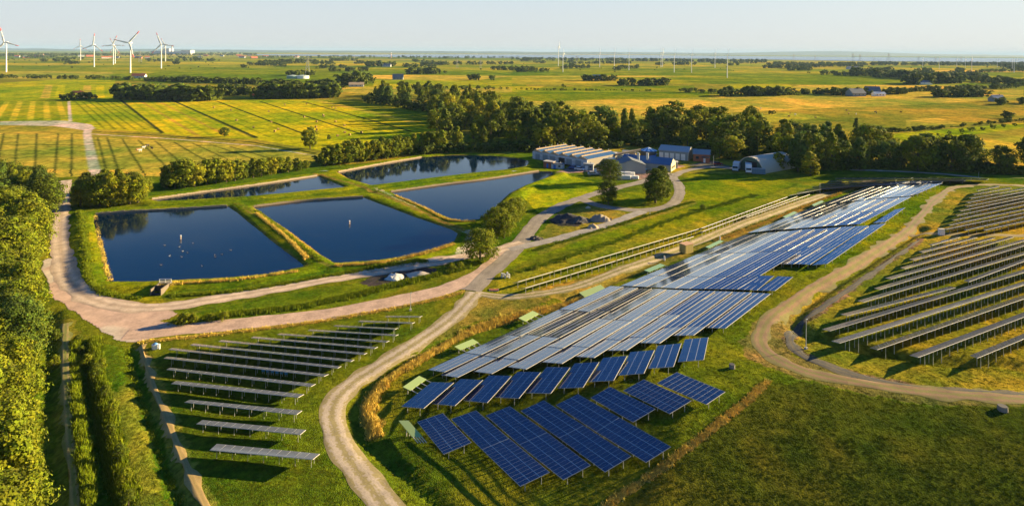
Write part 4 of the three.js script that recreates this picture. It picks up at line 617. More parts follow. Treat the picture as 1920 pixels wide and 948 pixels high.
{ const f = frameAt([1106, 325], [1158, 324]), t = thing('workshop', 'dark grey gabled workshop with green door beside the white stacks', 'building', f.p, f.turn - .12), L = f.L * .98, D = 9; part('wall', gableBody(D, L, 3.6, 2).rotateY(-Math.PI / 2).translate(L, 0, -D).rotateY(0), wallG, t); part('roof', gableRoof(D, L, 3.6, 2).rotateY(-Math.PI / 2).translate(L, 0, -D), roofG, t); part('door', box(1.6, 2.2, .1, L * .55, 1.1, .06), greenDoor, t); part('window', box(1, .9, .08, L * .8, 1.9, .06), glassM, t); part('door', box(1.2, 2, .1, L * .2, 1, .06), doorW, t); }
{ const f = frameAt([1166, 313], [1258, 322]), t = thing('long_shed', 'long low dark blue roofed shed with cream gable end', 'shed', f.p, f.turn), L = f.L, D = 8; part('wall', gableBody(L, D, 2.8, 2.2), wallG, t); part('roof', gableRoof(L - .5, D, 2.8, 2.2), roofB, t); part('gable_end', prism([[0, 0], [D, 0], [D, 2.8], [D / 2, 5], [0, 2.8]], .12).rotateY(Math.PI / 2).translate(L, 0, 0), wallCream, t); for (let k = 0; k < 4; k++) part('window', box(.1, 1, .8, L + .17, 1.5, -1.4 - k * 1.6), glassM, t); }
for (const x of [1197, 1214]) { const p = G(x, 316), t = thing('steel_chimney', 'shiny grey steel chimney pipe standing in front of the long shed', 'chimney', p, 0, 'steel chimneys'); part('pipe', new THREE.CylinderGeometry(.55, .55, 6.6, 14).translate(0, 3.3, 0), std([.5, .54, .58], .4, { metalness: .5 }), t); part('cap', new THREE.CylinderGeometry(.65, .65, .2, 14).translate(0, 6.7, 0), greyMetal, t); part('foot', box(1.6, .4, 1.6, 0, .2, 0), concreteM, t); }
{ const p = G(1216, 294), t = thing('round_tank', 'dark round tank with blue and white striped conical roof', 'tank', p), R = 3.7, h = 3.2; part('wall', new THREE.CylinderGeometry(R, R, h, 32).translate(0, h / 2, 0), std([.06, .07, .07], .7), t); for (let k = 0; k < 20; k++) part('roof_segment', new THREE.ConeGeometry(R + .5, 1.5, 2, 1, true, k * Math.PI / 10, Math.PI / 10).translate(0, h + .75, 0), k % 2 ? std([.72, .78, .82], .5, { side: THREE.DoubleSide }) : std([.10, .30, .55], .5, { side: THREE.DoubleSide }), t); }
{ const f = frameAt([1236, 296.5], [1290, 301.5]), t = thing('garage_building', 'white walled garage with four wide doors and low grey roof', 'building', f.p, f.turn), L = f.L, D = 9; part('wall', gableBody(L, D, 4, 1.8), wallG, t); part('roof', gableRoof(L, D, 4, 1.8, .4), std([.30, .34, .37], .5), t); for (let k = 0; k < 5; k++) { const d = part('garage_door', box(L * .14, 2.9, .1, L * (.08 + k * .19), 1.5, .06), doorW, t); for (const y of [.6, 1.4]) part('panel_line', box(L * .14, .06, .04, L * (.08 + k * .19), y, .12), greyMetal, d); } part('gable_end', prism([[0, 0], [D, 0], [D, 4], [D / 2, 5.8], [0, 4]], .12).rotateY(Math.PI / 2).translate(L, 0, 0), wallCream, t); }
{ const f = frameAt([1300, 302], [1331, 304]), t = thing('brick_house', 'red brick house with dark lean-to roof at the wood edge', 'house', f.p, f.turn), L = f.L, D = 8; part('wall', gableBody(L, D, 3.4, 1.6), brickM, t); part('roof', gableRoof(L, D, 3.4, 1.6), std([.2, .24, .26], .6), t); part('window', box(1.4, 1.1, .1, L * .25, 1.8, .06), glassM, t); part('lean_to', box(L * .4, 2.2, 2, L * .75, 1.1, 1.05), brickM, t); part('lean_to_roof', box(L * .46, .16, 2.6, L * .75, 2.35, 1.15), std([.03, .08, .08], .7), t); part('door', box(.9, 1.9, .08, L * .7, .98, 2.12), doorW, t); }
{ const f = frameAt([1383, 317], [1432, 326]), t = thing('arched_hangar', 'arched pale hangar with open green front and parked trucks before it', 'hangar', f.p, f.turn), R = f.L / 2, ht = 6.2, D = 24; const arch = (r, k) => [...Array(25).keys()].map(i => { const a = Math.PI * i / 24; return [R - Math.cos(a) * r, Math.sin(a) * ht * k]; });
  part('shell', prism([...arch(R, 1), ...arch(R - .25, .965).reverse()], D, -D), std([.50, .46, .36], .7), t); part('front_wall', prism(arch(R - .26, .96), .15, -1.2), std([.06, .13, .10], .8), t); part('gateway', box(5, 4.2, .1, R, 2.1, -.98), blackM, t); part('back_wall', prism(arch(R - .26, .96), .15, -D + .3), wallG, t); }
function truck(p, turn, label, cab, boxc, L) { const t = thing('truck', label, 'truck', p, turn, 'trucks at the hangar'); part('cab', merge(box(2.3, 1.7, 1.6, 0, 1.5, L / 2 - .8), box(2.3, .9, .3, 0, 1, L / 2 + .1)), cab, t); part('windscreen', box(2, .8, .06, 0, 1.85, L / 2 + .04), glassM, t); part('cargo_box', box(2.5, 2.7, L - 2, 0, 2.2, -1), boxc, t); part('chassis', box(1.2, .3, L, 0, .75, 0), blackM, t); for (const z of [L / 2 - .9, -L / 2 + .9, -L / 2 + 2.1]) for (const s of [-1, 1]) { const w = part('wheel', new THREE.CylinderGeometry(.5, .5, .32, 14).rotateZ(Math.PI / 2).translate(s * 1.08, .5, z), rubberM, t); part('rim', new THREE.CylinderGeometry(.26, .26, .34, 10).rotateZ(Math.PI / 2).translate(s * 1.08, .5, z), greyMetal, w); } }
truck(G(1404, 322), -.35, 'white box truck parked in front of the arched hangar', whiteM, whiteM, 8); truck(G(1381, 319.5), -.5, 'pale blue small truck beside the hangar mouth', std([.4, .5, .58], .5), std([.42, .5, .56], .6), 6);
{ const f = frameAt([1411, 326], [1436, 327]), t = thing('skip_container', 'blue grey steel skip container beside the hangar opening', 'container', f.p, f.turn); part('body', box(f.L, 2, 2.3, f.L / 2, 1.1, -1.15), std([.12, .22, .3], .6), t); for (let k = 0; k < 6; k++) part('rib', box(.12, 1.8, .1, f.L * (.05 + k * .18), 1.1, .05), std([.1, .18, .25], .6), t); part('rim', box(f.L + .2, .14, 2.5, f.L / 2, 2.17, -1.15), greyMetal, t); }
function car(x, y, turn, c, label) { const t = thing('parked_car', label, 'car', G(x, y), turn); part('body', prism([[-2.1, .35], [2.1, .35], [2.15, .8], [1.2, .95], [-2, 1]], 1.7, -.85), c, t); part('cabin', prism([[-1.8, .98], [1, .95], [.4, 1.45], [-1.4, 1.48]], 1.5, -.75), glassM, t); part('roof', box(1.8, .05, 1.42, -.5, 1.49, 0), c, t); for (const s of [-1, 1]) for (const u of [-1.3, 1.35]) { const w = part('wheel', new THREE.CylinderGeometry(.33, .33, .2, 14).rotateX(Math.PI / 2).translate(u, .33, s * .8), rubberM, t); part('rim', new THREE.CylinderGeometry(.18, .18, .22, 10).rotateX(Math.PI / 2).translate(u, .33, s * .8), greyMetal, w); } }
car(1076, 316.5, -.5, std([.03, .1, .35], .3), 'blue car parked along the factory front wall'); car(1087, 319, -.5, whiteM, 'white car parked at the corner of the factory front wall'); car(1112, 328, .2, std([.35, .38, .4], .3), 'silver car parked before the grey workshop'); car(1266, 306, .4, std([.5, .32, .03], .4), 'yellow car parked in front of the garage doors'); car(1346, 309, .2, std([.3, .04, .03], .3), 'dark red car parked beside the brick house');
{ const r = rng(8); for (let k = 0; k < 9; k++) { const p = G(1163 + (k % 5) * 7.2, 334 - Math.floor(k / 5) * 5 + r() * 2), t = thing('wrapped_pallet', 'white wrapped stack of goods beside the grey workshop', 'pallet stack', p, r() * .3 - .4, 'white stacks by the workshop'); const h = .9 + r() * .9; part('pallet', box(2.6, .15, 1.7, 0, .08, 0), std([.4, .3, .18], .9), t); part('load', box(2.4, h, 1.5, 0, .16 + h / 2, 0), std([.68, .70, .70], .6), t); } }
{ const r = rng(18); [[1195, 318], [1201, 317], [1208, 319.5]].forEach(([x, y]) => { const t = thing('blue_trough', 'bright blue trough at the foot of the steel chimneys', 'trough', G(x, y), r() * .5, 'blue troughs'); part('body', new THREE.CylinderGeometry(.9, .6, .7, 4).rotateY(Math.PI / 4).scale(1.6, 1, .8).translate(0, .36, 0), std([.05, .3, .6], .5), t); part('rim', box(2.2, .08, 1.1, 0, .74, 0), std([.07, .36, .66], .5), t); }); }
{ const p = G(1224, 297), t = thing('blue_machine', 'blue farm machine parked between round tank and garage', 'machine', p, .6); part('body', box(3.4, .9, 1.2, 0, .9, 0), blueM, t); part('arm', bar(V(1.2, 1.2, 0), V(3, 2, 0), .18), blueM, t); for (const s of [-1, 1]) for (const x of [-1.1, 1.1]) part('wheel', new THREE.CylinderGeometry(.5, .5, .3, 12).rotateX(Math.PI / 2).translate(x, .5, s * .7), rubberM, t); }
{ const wm = [wallW, wallG, std([.5, .47, .4], .9), std([.2, .3, .38], .7), tanM], rf = [roofG, std([.34, .36, .37], .6), roofB, std([.5, .5, .48], .7)];
  [[1046, 316, 5, 3, 2.2, 'flat roofed pale lean-to against the factory front'], [1104, 318, 4, 3, 2.6, 'small grey store between factory and workshop'], [1136, 309, 8, 5, 3, 'low grey annexe behind the workshop roof'], [1160, 302, 9, 6, 3.4, 'pale flat roofed annexe at the factory corner'], [1180, 300, 6, 5, 4, 'tan brick plant room beside the conveyor'], [1190, 304, 5, 4, 2.6, 'blue grey container store near the steel chimneys'], [1226, 309, 6, 4, 2.4, 'low white shelter behind the long shed'], [1262, 313, 4, 3, 2.4, 'small dark kiosk at the yard entrance']].forEach(([x, y, L, D, h, lb], k) => { const t = thing('store_shed', lb, 'shed', G(x, y), -.35 + (k % 3) * .12); part('wall', box(L, h, D, 0, h / 2, 0), wm[k % 5], t); part('roof', prism([[-L / 2 - .2, h], [L / 2 + .2, h - .12], [L / 2 + .2, h + .12], [-L / 2 - .2, h + .3]], D + .4, -D / 2 - .2), rf[k % 4], t); part('door', box(1.1, 1.9, .08, -L * .2, .96, D / 2 + .05), k % 2 ? doorW : blueM, t); part('window', box(.9, .7, .08, L * .22, h * .6, D / 2 + .05), glassM, t); part('vent', new THREE.CylinderGeometry(.18, .18, .6, 8).translate(L * .2, h + .4, -D * .2), greyMetal, t); });
  { const t = thing('conveyor', 'tan inclined conveyor bridge between factory roof and round tank', 'conveyor', G(1176, 305), .32); part('trough', bar(V(-6, 4, 0), V(7, 5.6, 0), .55, 4), tanM, t); for (const x of [-5, 0, 5.5]) part('leg', bar(V(x, 0, 0), V(x, 4.6 + x * .12, 0), .14), greyMetal, t); } }
// timber transformer cabin on the track verge
{ const f = frameAt([1285.5, 476], [1300, 472.5]), t = thing('timber_cabin', 'sunlit timber clad transformer cabin on the grass verge', 'cabin', f.p, f.turn), L = f.L, D = 2, h = 2.1; part('wall', box(L, h, D, L / 2, h / 2, -D / 2), std([.16, .17, .05], .9), t); const wm = std([.46, .36, .10], .9), wm2 = std([.40, .33, .10], .9); for (let k = 0; k < 6; k++) part('plank', box(L / 6 - .03, h - .06, .06, L * (k + .5) / 6, h / 2, .04), k % 2 ? wm : wm2, t); for (let k = 0; k < 5; k++) part('plank', box(.06, h - .06, D / 5 - .03, -.04, h / 2, -D * (k + .5) / 5), k % 2 ? wm2 : wm, t); part('roof', box(L + .24, .12, D + .24, L / 2, h + .07, -D / 2), std([.50, .30, .18], .8), t); }
// small posts, masts and cabinets
const mast = (x, yb, yt, label, cap) => { const p = G(x, yb), h = (yb - yt) * (CAMH - p.y) / (yb - PY0 - (x - PX0) * ROLL), t = thing('lamp_post', label, 'lamp post', p, .4, cap); part('pole', new THREE.CylinderGeometry(.045, .07, h, 8).translate(0, h / 2, 0), steelM, t); part('lamp_head', box(.34, .07, .16, .12, h + .03, 0), steelM, t); part('foot', box(.4, .3, .4, 0, .12, 0), concreteM, t); };
mast(769.5, 582, 549, 'slim grey lamp post at the upper end of the left solar field'); mast(1512, 654, 599, 'slim grey lamp post in the dry verge inside the dirt road bend'); mast(1338, 314, 292, 'lamp post at the yard entrance before the brick house'); mast(1538, 361, 344, 'lamp post among the dark tables below the wood'); mast(1219, 402, 392, 'short lamp post at the road loop by the mown slope'); mast(1836, 334, 323, 'short lamp post beside the far path');
for (const [x, yb, lb] of [[1246, 488, 'white marker post with shadow beside the grassy track'], [1350.5, 450, 'white marker post above the sage green board']]) { const t = thing('marker_post', lb, 'post', G(x, yb)); part('post', new THREE.CylinderGeometry(.18, .2, 1, 12).translate(0, .5, 0), whiteM, t); part('cap', new THREE.CylinderGeometry(.21, .21, .08, 12).translate(0, 1.03, 0), concreteM, t); }
{ const t = thing('utility_box', 'white utility box at the dirt road branch before the far block', 'utility box', G(1766, 441)); part('cabinet', box(1.3, 1.5, .8, 0, .85, 0), whiteM, t); part('roof', box(1.45, .1, .95, 0, 1.65, 0), concreteM, t); part('plinth', box(1.3, .2, .8, 0, .05, 0), concreteM, t); }
{ const t = thing('well_head', 'white and blue well head at the corner of the gravel yard', 'well head', G(290, 653)); part('drum', new THREE.CylinderGeometry(.5, .5, .7, 16).translate(0, .35, 0), whiteM, t); part('lid', new THREE.SphereGeometry(.42, 14, 6, 0, 6.3, 0, 1.4).translate(0, .55, 0), std([.1, .25, .5], .4), t); part('pipe', new THREE.CylinderGeometry(.16, .16, .8, 10).translate(.75, .4, .1), whiteM, t); }
for (const [x, y, lb, r] of [[1881, 769, 'dark concrete manhole ring on the lawn beside the dirt road', .55], [1373, 690, 'dark drain cover standing on the grass right of the second rank', .4]]) { const t = thing('manhole_ring', lb, 'manhole', G(x, y)); part('ring', new THREE.CylinderGeometry(r, r * 1.05, .6, 20, 1, true).translate(0, .28, 0), std([.22, .2, .18], .95, { side: THREE.DoubleSide }), t); part('lid', new THREE.CylinderGeometry(r * .96, r * .96, .08, 20).translate(0, .55, 0), std([.05, .05, .06], .8), t); }
{ const t = thing('white_pipes', 'cluster of white pipes and valves at the crossroads verge', 'valves', G(941, 520)); for (const [x, z, h] of [[0, 0, 1], [.7, .3, .8], [1.2, -.2, 1.1], [.4, -.6, .7], [1.6, .3, .9]]) part('pipe', new THREE.CylinderGeometry(.2, .2, h, 10).translate(x, h / 2, z), std([.6, .6, .58], .6), t); part('crossbar', bar(V(-.2, .7, 0), V(1.8, .7, 0), .09), greyMetal, t); }
{ const t = thing('red_hatch', 'rust red steel hatch lying in the verge by the crossroads', 'hatch', G(926, 544)); part('plate', box(1.8, .12, .9, 0, .12, 0), std([.3, .09, .05], .8), t); part('curb', box(2, .12, 1.1, 0, .04, 0), concreteM, t); }
{ for (let k = 0; k < 6; k++) { const p = G(493 + 8.6 * k, 700.5 + k * 1.1), t = thing('inverter_box', 'bright blue inverter box under a solar table of the left field', 'inverter', p, -.12, 'blue inverter boxes'); part('case', box(.42, .5, .22, 0, .62, 0), std([.05, .28, .55], .5), t); for (const s of [-1, 1]) part('post', box(.05, .4, .05, s * .15, .18, 0), steelM, t); } }
// sluice at the near pond
{ const p = G(293, 552), t = thing('sluice', 'small dark concrete sluice with white railing cut into the pond bank', 'sluice', p, .05); for (const s of [-1, 1]) part('side_wall', box(.22, 1.5, 4.2, s * 1.0, .5, -1.6), std([.16, .13, .1], .95), t); part('channel', box(1.8, .1, 4.2, 0, .05, -1.6), blackM, t); part('gate', box(1.8, 1.3, .12, 0, .75, -1.2), blackM, t); for (const y of [1.5, 1.9]) part('rail', bar(V(-1.2, y, -3.4), V(1.2, y, -3.4), .05), whiteM, t); for (const x of [-1.2, 0, 1.2]) part('rail_post', bar(V(x, .4, -3.4), V(x, 1.95, -3.4), .05), whiteM, t); part('walkway', box(2.6, .1, .9, 0, 1.22, -3.3), std([.3, .26, .2], .9), t); }
// posts standing in the ponds, water birds
for (const [x, y] of [[338, 448], [655, 420]]) { const p = unproj(x, y, WATER), t = thing('gauge_post', x < 500 ? 'pale gauge post standing in the nearest pond' : 'pale gauge post standing in the pond beside the dam cross', 'post', p); part('post', new THREE.CylinderGeometry(.14, .17, 1.5, 10).translate(0, .1, 0), std([.55, .4, .3], .8), t); part('top', new THREE.CylinderGeometry(.18, .18, .18, 10).translate(0, .93, 0), whiteM, t); }
{ const body = merge(new THREE.SphereGeometry(.22, 8, 6).scale(.7, .55, 1.25).translate(0, .1, 0), bar(V(0, .14, .2), V(0, .34, .3), .05), new THREE.SphereGeometry(.08, 8, 6).translate(0, .36, .32), new THREE.ConeGeometry(.035, .12, 5).rotateX(Math.PI / 2).translate(0, .35, .43), new THREE.ConeGeometry(.1, .22, 5).rotateX(-1.9).translate(0, .16, -.32)), r = rng(31), bm = [std([.34, .3, .26], .8), std([.2, .15, .1], .8)]; for (const [x, y] of [[308, 460], [361, 456], [335, 463], [342, 471], [351, 474], [340, 482], [317, 480], [402, 478], [403, 482], [415, 477], [432, 469], [301, 497], [378, 499]]) { const m = single('water_bird', body, bm[r() < .6 ? 0 : 1], 'small water bird floating on the nearest pond', 'bird', 'birds on the nearest pond'); m.position.copy(unproj(x, y, WATER - .02)); m.rotation.y = r() * 6.3; m.scale.setScalar(.65); } }
// heaps
function heap(seed, w, d, h, rough) { const n = 26, g = new THREE.PlaneGeometry(w, d, n, n).rotateX(-Math.PI / 2), p = g.attributes.position; for (let i = 0; i < p.count; i++) { const x = p.getX(i) / w * 2, z = p.getZ(i) / d * 2, r = Math.hypot(x, z) + (noise(x * 2 + seed, z * 2) - .5) * .5; p.setY(i, h * Math.pow(Math.max(0, 1 - r), .8) + (noise(x * 9 + seed, z * 9) - .5) * rough * (r < .95 ? 1 : 0) - .1); } g.computeVertexNormals(); return g; }
const pile = (x, y, w, d, h, c, lb, rough = .15) => { const m = single('heap', heap(x, w, d, h, rough), std(c, 1), lb, 'heap'); m.position.copy(G(x, y)); };
pile(741, 521, 4.6, 3.8, 1.3, [.5, .52, .5], 'white heap of lime on the dark tarmac apron'); pile(787, 516, 7, 3.6, 1.1, [.5, .43, .35], 'pale cream heap of gravel on the dark tarmac apron'); pile(1064, 414, 10, 7, 2.4, [.05, .047, .05], 'black heap of coal coloured grit inside the road triangle', .3); pile(1087, 415, 7, 5, 1.8, [.09, .085, .08], 'dark grey heap beside the black one', .3); pile(1126, 413, 6.5, 5, 2.2, [.28, .24, .19], 'rubble heap of broken stone inside the road triangle', .7); pile(1112, 427, 3.6, 3, 1.5, [.5, .36, .22], 'small tan sand heap at the road edge'); pile(1103, 390, 1.8, 1.4, .8, [.5, .42, .3], 'small pale boulder heap at the fork'); pile(1005, 448, 4, 3, 1, [.08, .07, .06], 'low dark compost heap in the grass tip of the road triangle', .3);
// hay bales
{ const bg = merge(new THREE.CylinderGeometry(.62, .62, 1.2, 16).rotateZ(Math.PI / 2).translate(0, .6, 0)), bm = std([.30, .20, .06], 1), r = rng(61), face = new THREE.CylinderGeometry(.5, .5, 1.24, 14).rotateZ(Math.PI / 2).translate(0, .6, 0), fm = std([.25, .16, .05], 1); for (let k = 0; k < 26; k++) { const u = r(), v = r(), x = lerp(lerp(380, 640, u), lerp(500, 720, u), v), y = lerp(193, 258, v), t = thing('hay_bale', 'round hay bale lying on the yellow hay field', 'hay bale', G(x, y), r() * 3, 'hay bales on the yellow field'); part('bale', bg, bm, t); part('end_face', face, fm, t); } }
// cows
{ const cg = merge(new THREE.CapsuleGeometry(.36, .95, 4, 8).rotateZ(Math.PI / 2).scale(1, 1.05, .9).translate(0, 1, 0), ...[[-.5, .18], [-.5, -.18], [.5, .18], [.5, -.18]].map(([x, z]) => bar(V(x, 0, z), V(x, .85, z), .07, 6, .13)), bar(V(.7, 1.12, 0), V(1.05, 1.3, 0), .2, 7, .15), new THREE.SphereGeometry(.19, 8, 6).scale(1.5, .95, .85).translate(1.2, 1.25, 0), bar(V(-.85, 1.2, 0), V(-.95, .6, 0), .03)), cm = [std([.06, .05, .045], .9), std([.6, .56, .5], .9), std([.3, .16, .08], .9)], r = rng(71); for (const [x, y] of [[257, 283], [262, 284.5], [268, 279], [276, 275], [284, 280], [1482, 213], [1492, 216], [1480, 219], [1530, 222], [1588, 208], [1592, 214], [1606, 215], [1642, 211], [1644, 213], [1690, 211], [1418, 206], [1422, 208], [1427, 204]]) { const m = single('cow', cg, cm[Math.floor(r() * 3)], x < 400 ? 'cow grazing on the tan strip field beside the lane' : 'cow grazing on the olive meadow behind the wood', 'cow', x < 400 ? 'cows beside the lane' : 'cows behind the wood'); m.position.copy(G(x, y)); m.rotation.y = r() * 6.3; } }
// farmsteads on the plain
function house(x, y, L, D, h, rh, wallm, roofm, turn, label, group, name = 'farmhouse') { const t = thing(name, label, 'house', unproj(x, y, 0), turn, group); part('wall', gableBody(L, D, h, rh).translate(-L / 2, 0, D / 2), wallm, t); part('roof', gableRoof(L, D, h, rh, .5).translate(-L / 2, 0, D / 2), roofm, t); for (let k = 0; k < 3; k++) part('window', box(1.2, 1.1, .1, (k - 1) * L * .28, h * .55, D / 2 + .06), glassM, t); part('chimney', box(.7, 1.6, .7, L * .25, h + rh + .3, 0), brickM, t); }
house(486, 181, 12, 9, 3, 5, brickM, roofRed, .2, 'farmhouse with red tiled roof beside the far wood belt'); house(1418, 177, 13, 9, 3, 5, brickM, roofRed, .1, 'red brick farmhouse half hidden in trees on the tan field'); house(1118, 148, 15, 9, 4, 4, wallG, roofB, 0, 'blue roofed farmhouse in the hedge beside dark trees'); house(1605, 180, 18, 12, 4, 5, wallG, roofG, .2, 'dark roofed barn in the farm group behind the tan meadow'); house(1636, 177, 16, 12, 4, 6, brickM, roofG, -.2, 'brick farmhouse with dark hipped roof behind the tan meadow'); house(1648, 180, 14, 6, 3, 2, whiteM, std([.5, .56, .6], .5), .1, 'low white outbuilding of the farm behind the tan meadow'); house(1730, 158, 30, 10, 4, 3, whiteM, roofB, .1, 'long white barn with blue roof on the far right plain'); house(1762, 156, 20, 10, 4, 4, brickM, roofRed, .2, 'brick barn beside the long white barn'); house(746, 149, 18, 12, 4, 6, wallG, roofG, .1, 'dark steep roofed barn standing alone on the open plain'); house(668, 162, 20, 10, 3, 3, wallW, tanM, .2, 'pale barn at the end of the tree group on the plain'); house(725, 125, 26, 14, 5, 5, wallW, roofG, 0, 'grey farm in the small round copse'); house(1600, 130, 40, 14, 5, 5, wallW, roofG, .1, 'grey farm in the hedge near the pylons'); house(1870, 190, 14, 8, 3, 4, wallG, roofB, .2, 'blue roofed cottage at the right copse'); house(145, 183, 9, 7, 3, 4, wallW, roofRed, .2, 'small cottage in the clump at the lane end'); house(260, 146, 22, 10, 4, 4, wallW, roofRed, .1, 'red roofed farm behind the stubble field');
for (const [x, w] of [[548, 10], [567, 11]]) { const t = thing('biogas_tank', 'low round green and white farm tank on the plain', 'tank', unproj(x, 147, 0), 0, 'farm tanks'); part('wall', new THREE.CylinderGeometry(w, w, 5, 26).translate(0, 2.5, 0), x < 560 ? std([.25, .4, .33], .7) : whiteM, t); part('roof', new THREE.ConeGeometry(w * 1.02, 1.6, 26).translate(0, 5.8, 0), std([.4, .5, .45], .7), t); }
{ const r = rng(404); for (let k = 0; k < 26; k++) { const x = 10 + r() * 560, y = 103.5 + r() * 6; house(x, y, 22 + r() * 20, 12, 6, 6, r() < .6 ? wallW : brickM, r() < .5 ? roofRed : roofG, r(), 'tiny house of the far village along the horizon trees', 'houses of the far village', 'village_house'); } }
{ const t = thing('far_silo_works', 'pale cluster of far works buildings on the horizon', 'factory', unproj(325, 101.6, 0)); for (const [x, w, h] of [[-160, 110, 34], [-60, 70, 62], [40, 120, 30], [150, 100, 44]]) part('block', box(w, h, 90, x, h / 2, 0), wallW, t); part('stack', new THREE.CylinderGeometry(7, 8, 84, 12).translate(-20, 42, 0), wallW, t); }
// stone edging along the far banks of the ponds
{ const sm = [std([.36, .28, .19], .95), std([.32, .25, .17], .95), std([.40, .32, .22], .95)], r = rng(515), bl = new THREE.BoxGeometry(1, 1, 1);
  for (const [pi, a, b] of [[0, 0, 3], [1, 0, 2], [2, 0, 3], [3, 0, 2], [4, 0, 5]]) {
    const w = ponds[pi].slice(a, b + 1), c = new THREE.CatmullRomCurve3(w.map(([x, z]) => V(x, 0, z)), false, 'centripetal'), L = c.getLength(), n = Math.floor(L / .95), gs = [];
    for (let k = 0; k < n; k++) { const q = c.getPointAt((k + .5) / n), d = c.getTangentAt((k + .5) / n), h = .75 + r() * .2; gs.push(bl.clone().scale(.9, h, .3).rotateY(Math.atan2(-d.z, d.x)).translate(q.x, WATER + h / 2 - .28, q.z - .05)); }
    single('stone_edging', merge(gs), sm[pi % 3], ['pale stone edging along the upper bank of the nearest pond', 'pale stone edging below the dam of the middle pond', 'pale stone edging along the narrow rear pond', 'pale stone edging on the upper left shore of the rear pond', 'pale stone edging below the dam of the right hand pond'][pi], 'stone edging');
  } }
// low far hills on the horizon
{ const mk = (x0, x1, z, f) => { const n = 160, pos = [], idx = []; for (let i = 0; i <= n; i++) { const x = lerp(x0, x1, i / n), h = f(i / n); pos.push(x, -1, z, x, h, z - 700, x, -1, z - 3000); if (i < n) { const a = i * 3; for (const o of [0, 1]) idx.push(a + o, a + 3 + o, a + o + 4, a + o, a + o + 4, a + o + 1); } } const g = new THREE.BufferGeometry(); g.setAttribute('position', new THREE.Float32BufferAttribute(pos, 3)); g.setIndex(idx); g.computeVertexNormals(); return struct('hills', g, std([.045, .065, .03], 1, { side: THREE.DoubleSide })); };
  mk(-20000, 3000, -16500, t => 34 + 22 * noise(t * 14, 2) + 8 * noise(t * 70, 5)); mk(-9000, 19000, -18500, t => 40 + 20 * noise(t * 12, 8) + 7 * noise(t * 80, 3)); mk(6000, 21000, -21000, t => 38 + 105 * Math.exp(-(((t - .36) / .2) ** 2)) + 8 * noise(t * 30, 6)); }
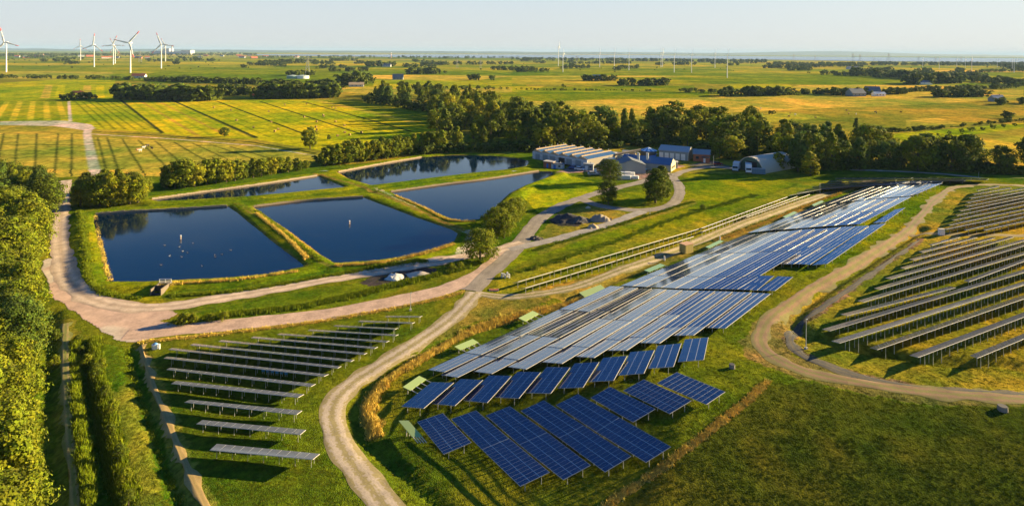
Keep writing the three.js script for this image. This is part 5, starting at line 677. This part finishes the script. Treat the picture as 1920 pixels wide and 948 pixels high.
// ------------------------------------------------------------------ grasses, reeds, scrub
{
  const blade = (n, sp, h, seed) => { const r = rng(seed), pos = [], nor = [], idx = []; for (let k = 0; k < n; k++) { const a = r() * 6.28, x = (r() - .5) * sp, z = (r() - .5) * sp, w = .035 + r() * .03, hh = h * (.5 + .6 * r()), lx = (r() - .5) * .35 * h, lz = (r() - .5) * .35 * h, b = pos.length / 3; pos.push(x - Math.cos(a) * w, 0, z - Math.sin(a) * w, x + Math.cos(a) * w, 0, z + Math.sin(a) * w, x + lx, hh, z + lz);  idx.push(b, b + 1, b + 2); } const g = new THREE.BufferGeometry(); g.setAttribute('position', new THREE.Float32BufferAttribute(pos, 3)); g.setIndex(idx); g.computeVertexNormals(); return g; };
  const tuft = blade(26, .8, 1, 5), gm = c => new THREE.MeshPhysicalMaterial({ color: lin(...c), roughness: 1, specularIntensity: 0, side: THREE.DoubleSide });
  const strew = (name, label, geo, mat, list, r) => { const im = new THREE.InstancedMesh(geo, mat, list.length), m = new THREE.Matrix4(), q = new THREE.Quaternion(); list.forEach(([x, z, w, h, tint], i) => { q.setFromAxisAngle(V(0, 1, 0), r() * 6.28); m.compose(V(x, terrain(x, z) - .03, z), q, V(w, h, w)); im.setMatrixAt(i, m); const s = tint * (.75 + .5 * r()); im.setColorAt(i, lin(s * (.9 + .25 * r()), s, s)); }); im.name = name; im.userData = { kind: 'stuff', label, category: 'grass' }; scene.add(im); };
  const r = rng(808), along = (list, pts, n, wd, h, tint = 1) => { const c = curve(pts); for (let k = 0; k < n; k++) { const p = c.getPointAt(r()); const o = (r() + r() - 1) * wd, a = r() * 6.28; const x = p.x + Math.cos(a) * o, z = p.z + Math.sin(a) * o; list.push([x, z, .7 + r() * .8, h * (.5 + .7 * r()), tint]); } };
  const gold = []; along(gold, [[1120, 553], [1040, 580], [960, 598], [885, 625], [810, 663], [722, 718], [690, 765], [705, 815]], 2000, 1.3, .75); along(gold, [[1440, 715], [1400, 752], [1320, 815], [1250, 870], [1150, 940], [1090, 990]], 420, .3, .3); along(gold, [[1340, 452], [1440, 415], [1540, 375], [1640, 340]], 700, 1.2, .5); along(gold, [[205, 528], [197, 500], [186, 450], [178, 405]], 160, .4, .5); along(gold, [[300, 536], [340, 531], [440, 525], [560, 508]], 110, .4, .7); along(gold, [[630, 498], [720, 492], [800, 474], [850, 458]], 260, .5, .7); along(gold, [[740, 366], [790, 388], [850, 414], [890, 415]], 200, .5, .7); along(gold, [[480, 400], [530, 440], [575, 485]], 260, .5, .7);
  along(gold, [[260, 642], [420, 625], [560, 608], [700, 585], [800, 565], [870, 547]], 500, .7, .35);
  strew('tall_dry_grass', 'golden tall dry grass along ditches and field edges', tuft, gm([.58, .44, .09]), gold, r);
  const lush = []; along(lush, [[330, 605], [430, 590], [560, 575], [700, 545], [820, 515]], 1500, 1.6, .75); along(lush, [[950, 515], [1100, 470], [1280, 405], [1420, 365]], 800, 2, .4, 1.2); along(lush, [[1000, 470], [1130, 430], [1300, 378]], 500, 1.2, .45, 1.1); along(lush, [[172, 640], [180, 720], [200, 820], [235, 948]], 1500, 1.5, .8, .85); along(lush, [[140, 640], [145, 760], [165, 948]], 900, .9, .8, 1); along(lush, [[150, 395], [160, 470], [180, 540], [260, 560]], 900, 1.2, .5); along(lush, [[320, 555], [450, 545], [600, 520], [800, 488]], 1100, 1, .55); along(lush, [[480, 395], [600, 490]], 300, 1, .5); along(lush, [[840, 512], [900, 492]], 240, 1.2, .8); along(lush, [[235, 655], [265, 760], [310, 880], [350, 960]], 260, .6, .4, 1);
  strew('weeds', 'lush green weeds on ditch banks and verges', tuft, gm([.15, .20, .010]), lush, r);
  const low = []; for (let k = 0; k < 110000; k++) { const z = -58 - Math.pow(r(), 1.3) * 150, x = (r() * 2 - 1) * (-z * .86); if (pondDist(x, z) < .4) continue; const d = noise(x * .09, z * .09) + noise(x * .4, z * .4) * .6; if (r() > d) continue; low.push([x, z, .25 + r() * .45, .05 + r() * .08, .9]); }
  const roadPts = []; scene.traverse(o => { if (/road|track|yard|path/.test(o.name) && o.isMesh && o.userData.kind === 'structure') { const p = o.geometry.attributes.position; for (let i = 0; i < p.count; i++) roadPts.push(p.getX(i), p.getZ(i)); } });
  const cell = new Set(); for (let i = 0; i < roadPts.length; i += 2) cell.add(Math.round(roadPts[i] / 1.1) * 10000 + Math.round(roadPts[i + 1] / 1.1));
  strew('meadow_grass', 'low uneven meadow grass over the near ground', tuft, gm([.15, .165, .012]), low.filter(([x, z]) => !cell.has(Math.round(x / 1.1) * 10000 + Math.round(z / 1.1))), r);
}
console.log('objects');

scene.traverse(o => { if (o.isMesh) o.castShadow = o.receiveShadow = true; });
renderer.render(scene, camera);
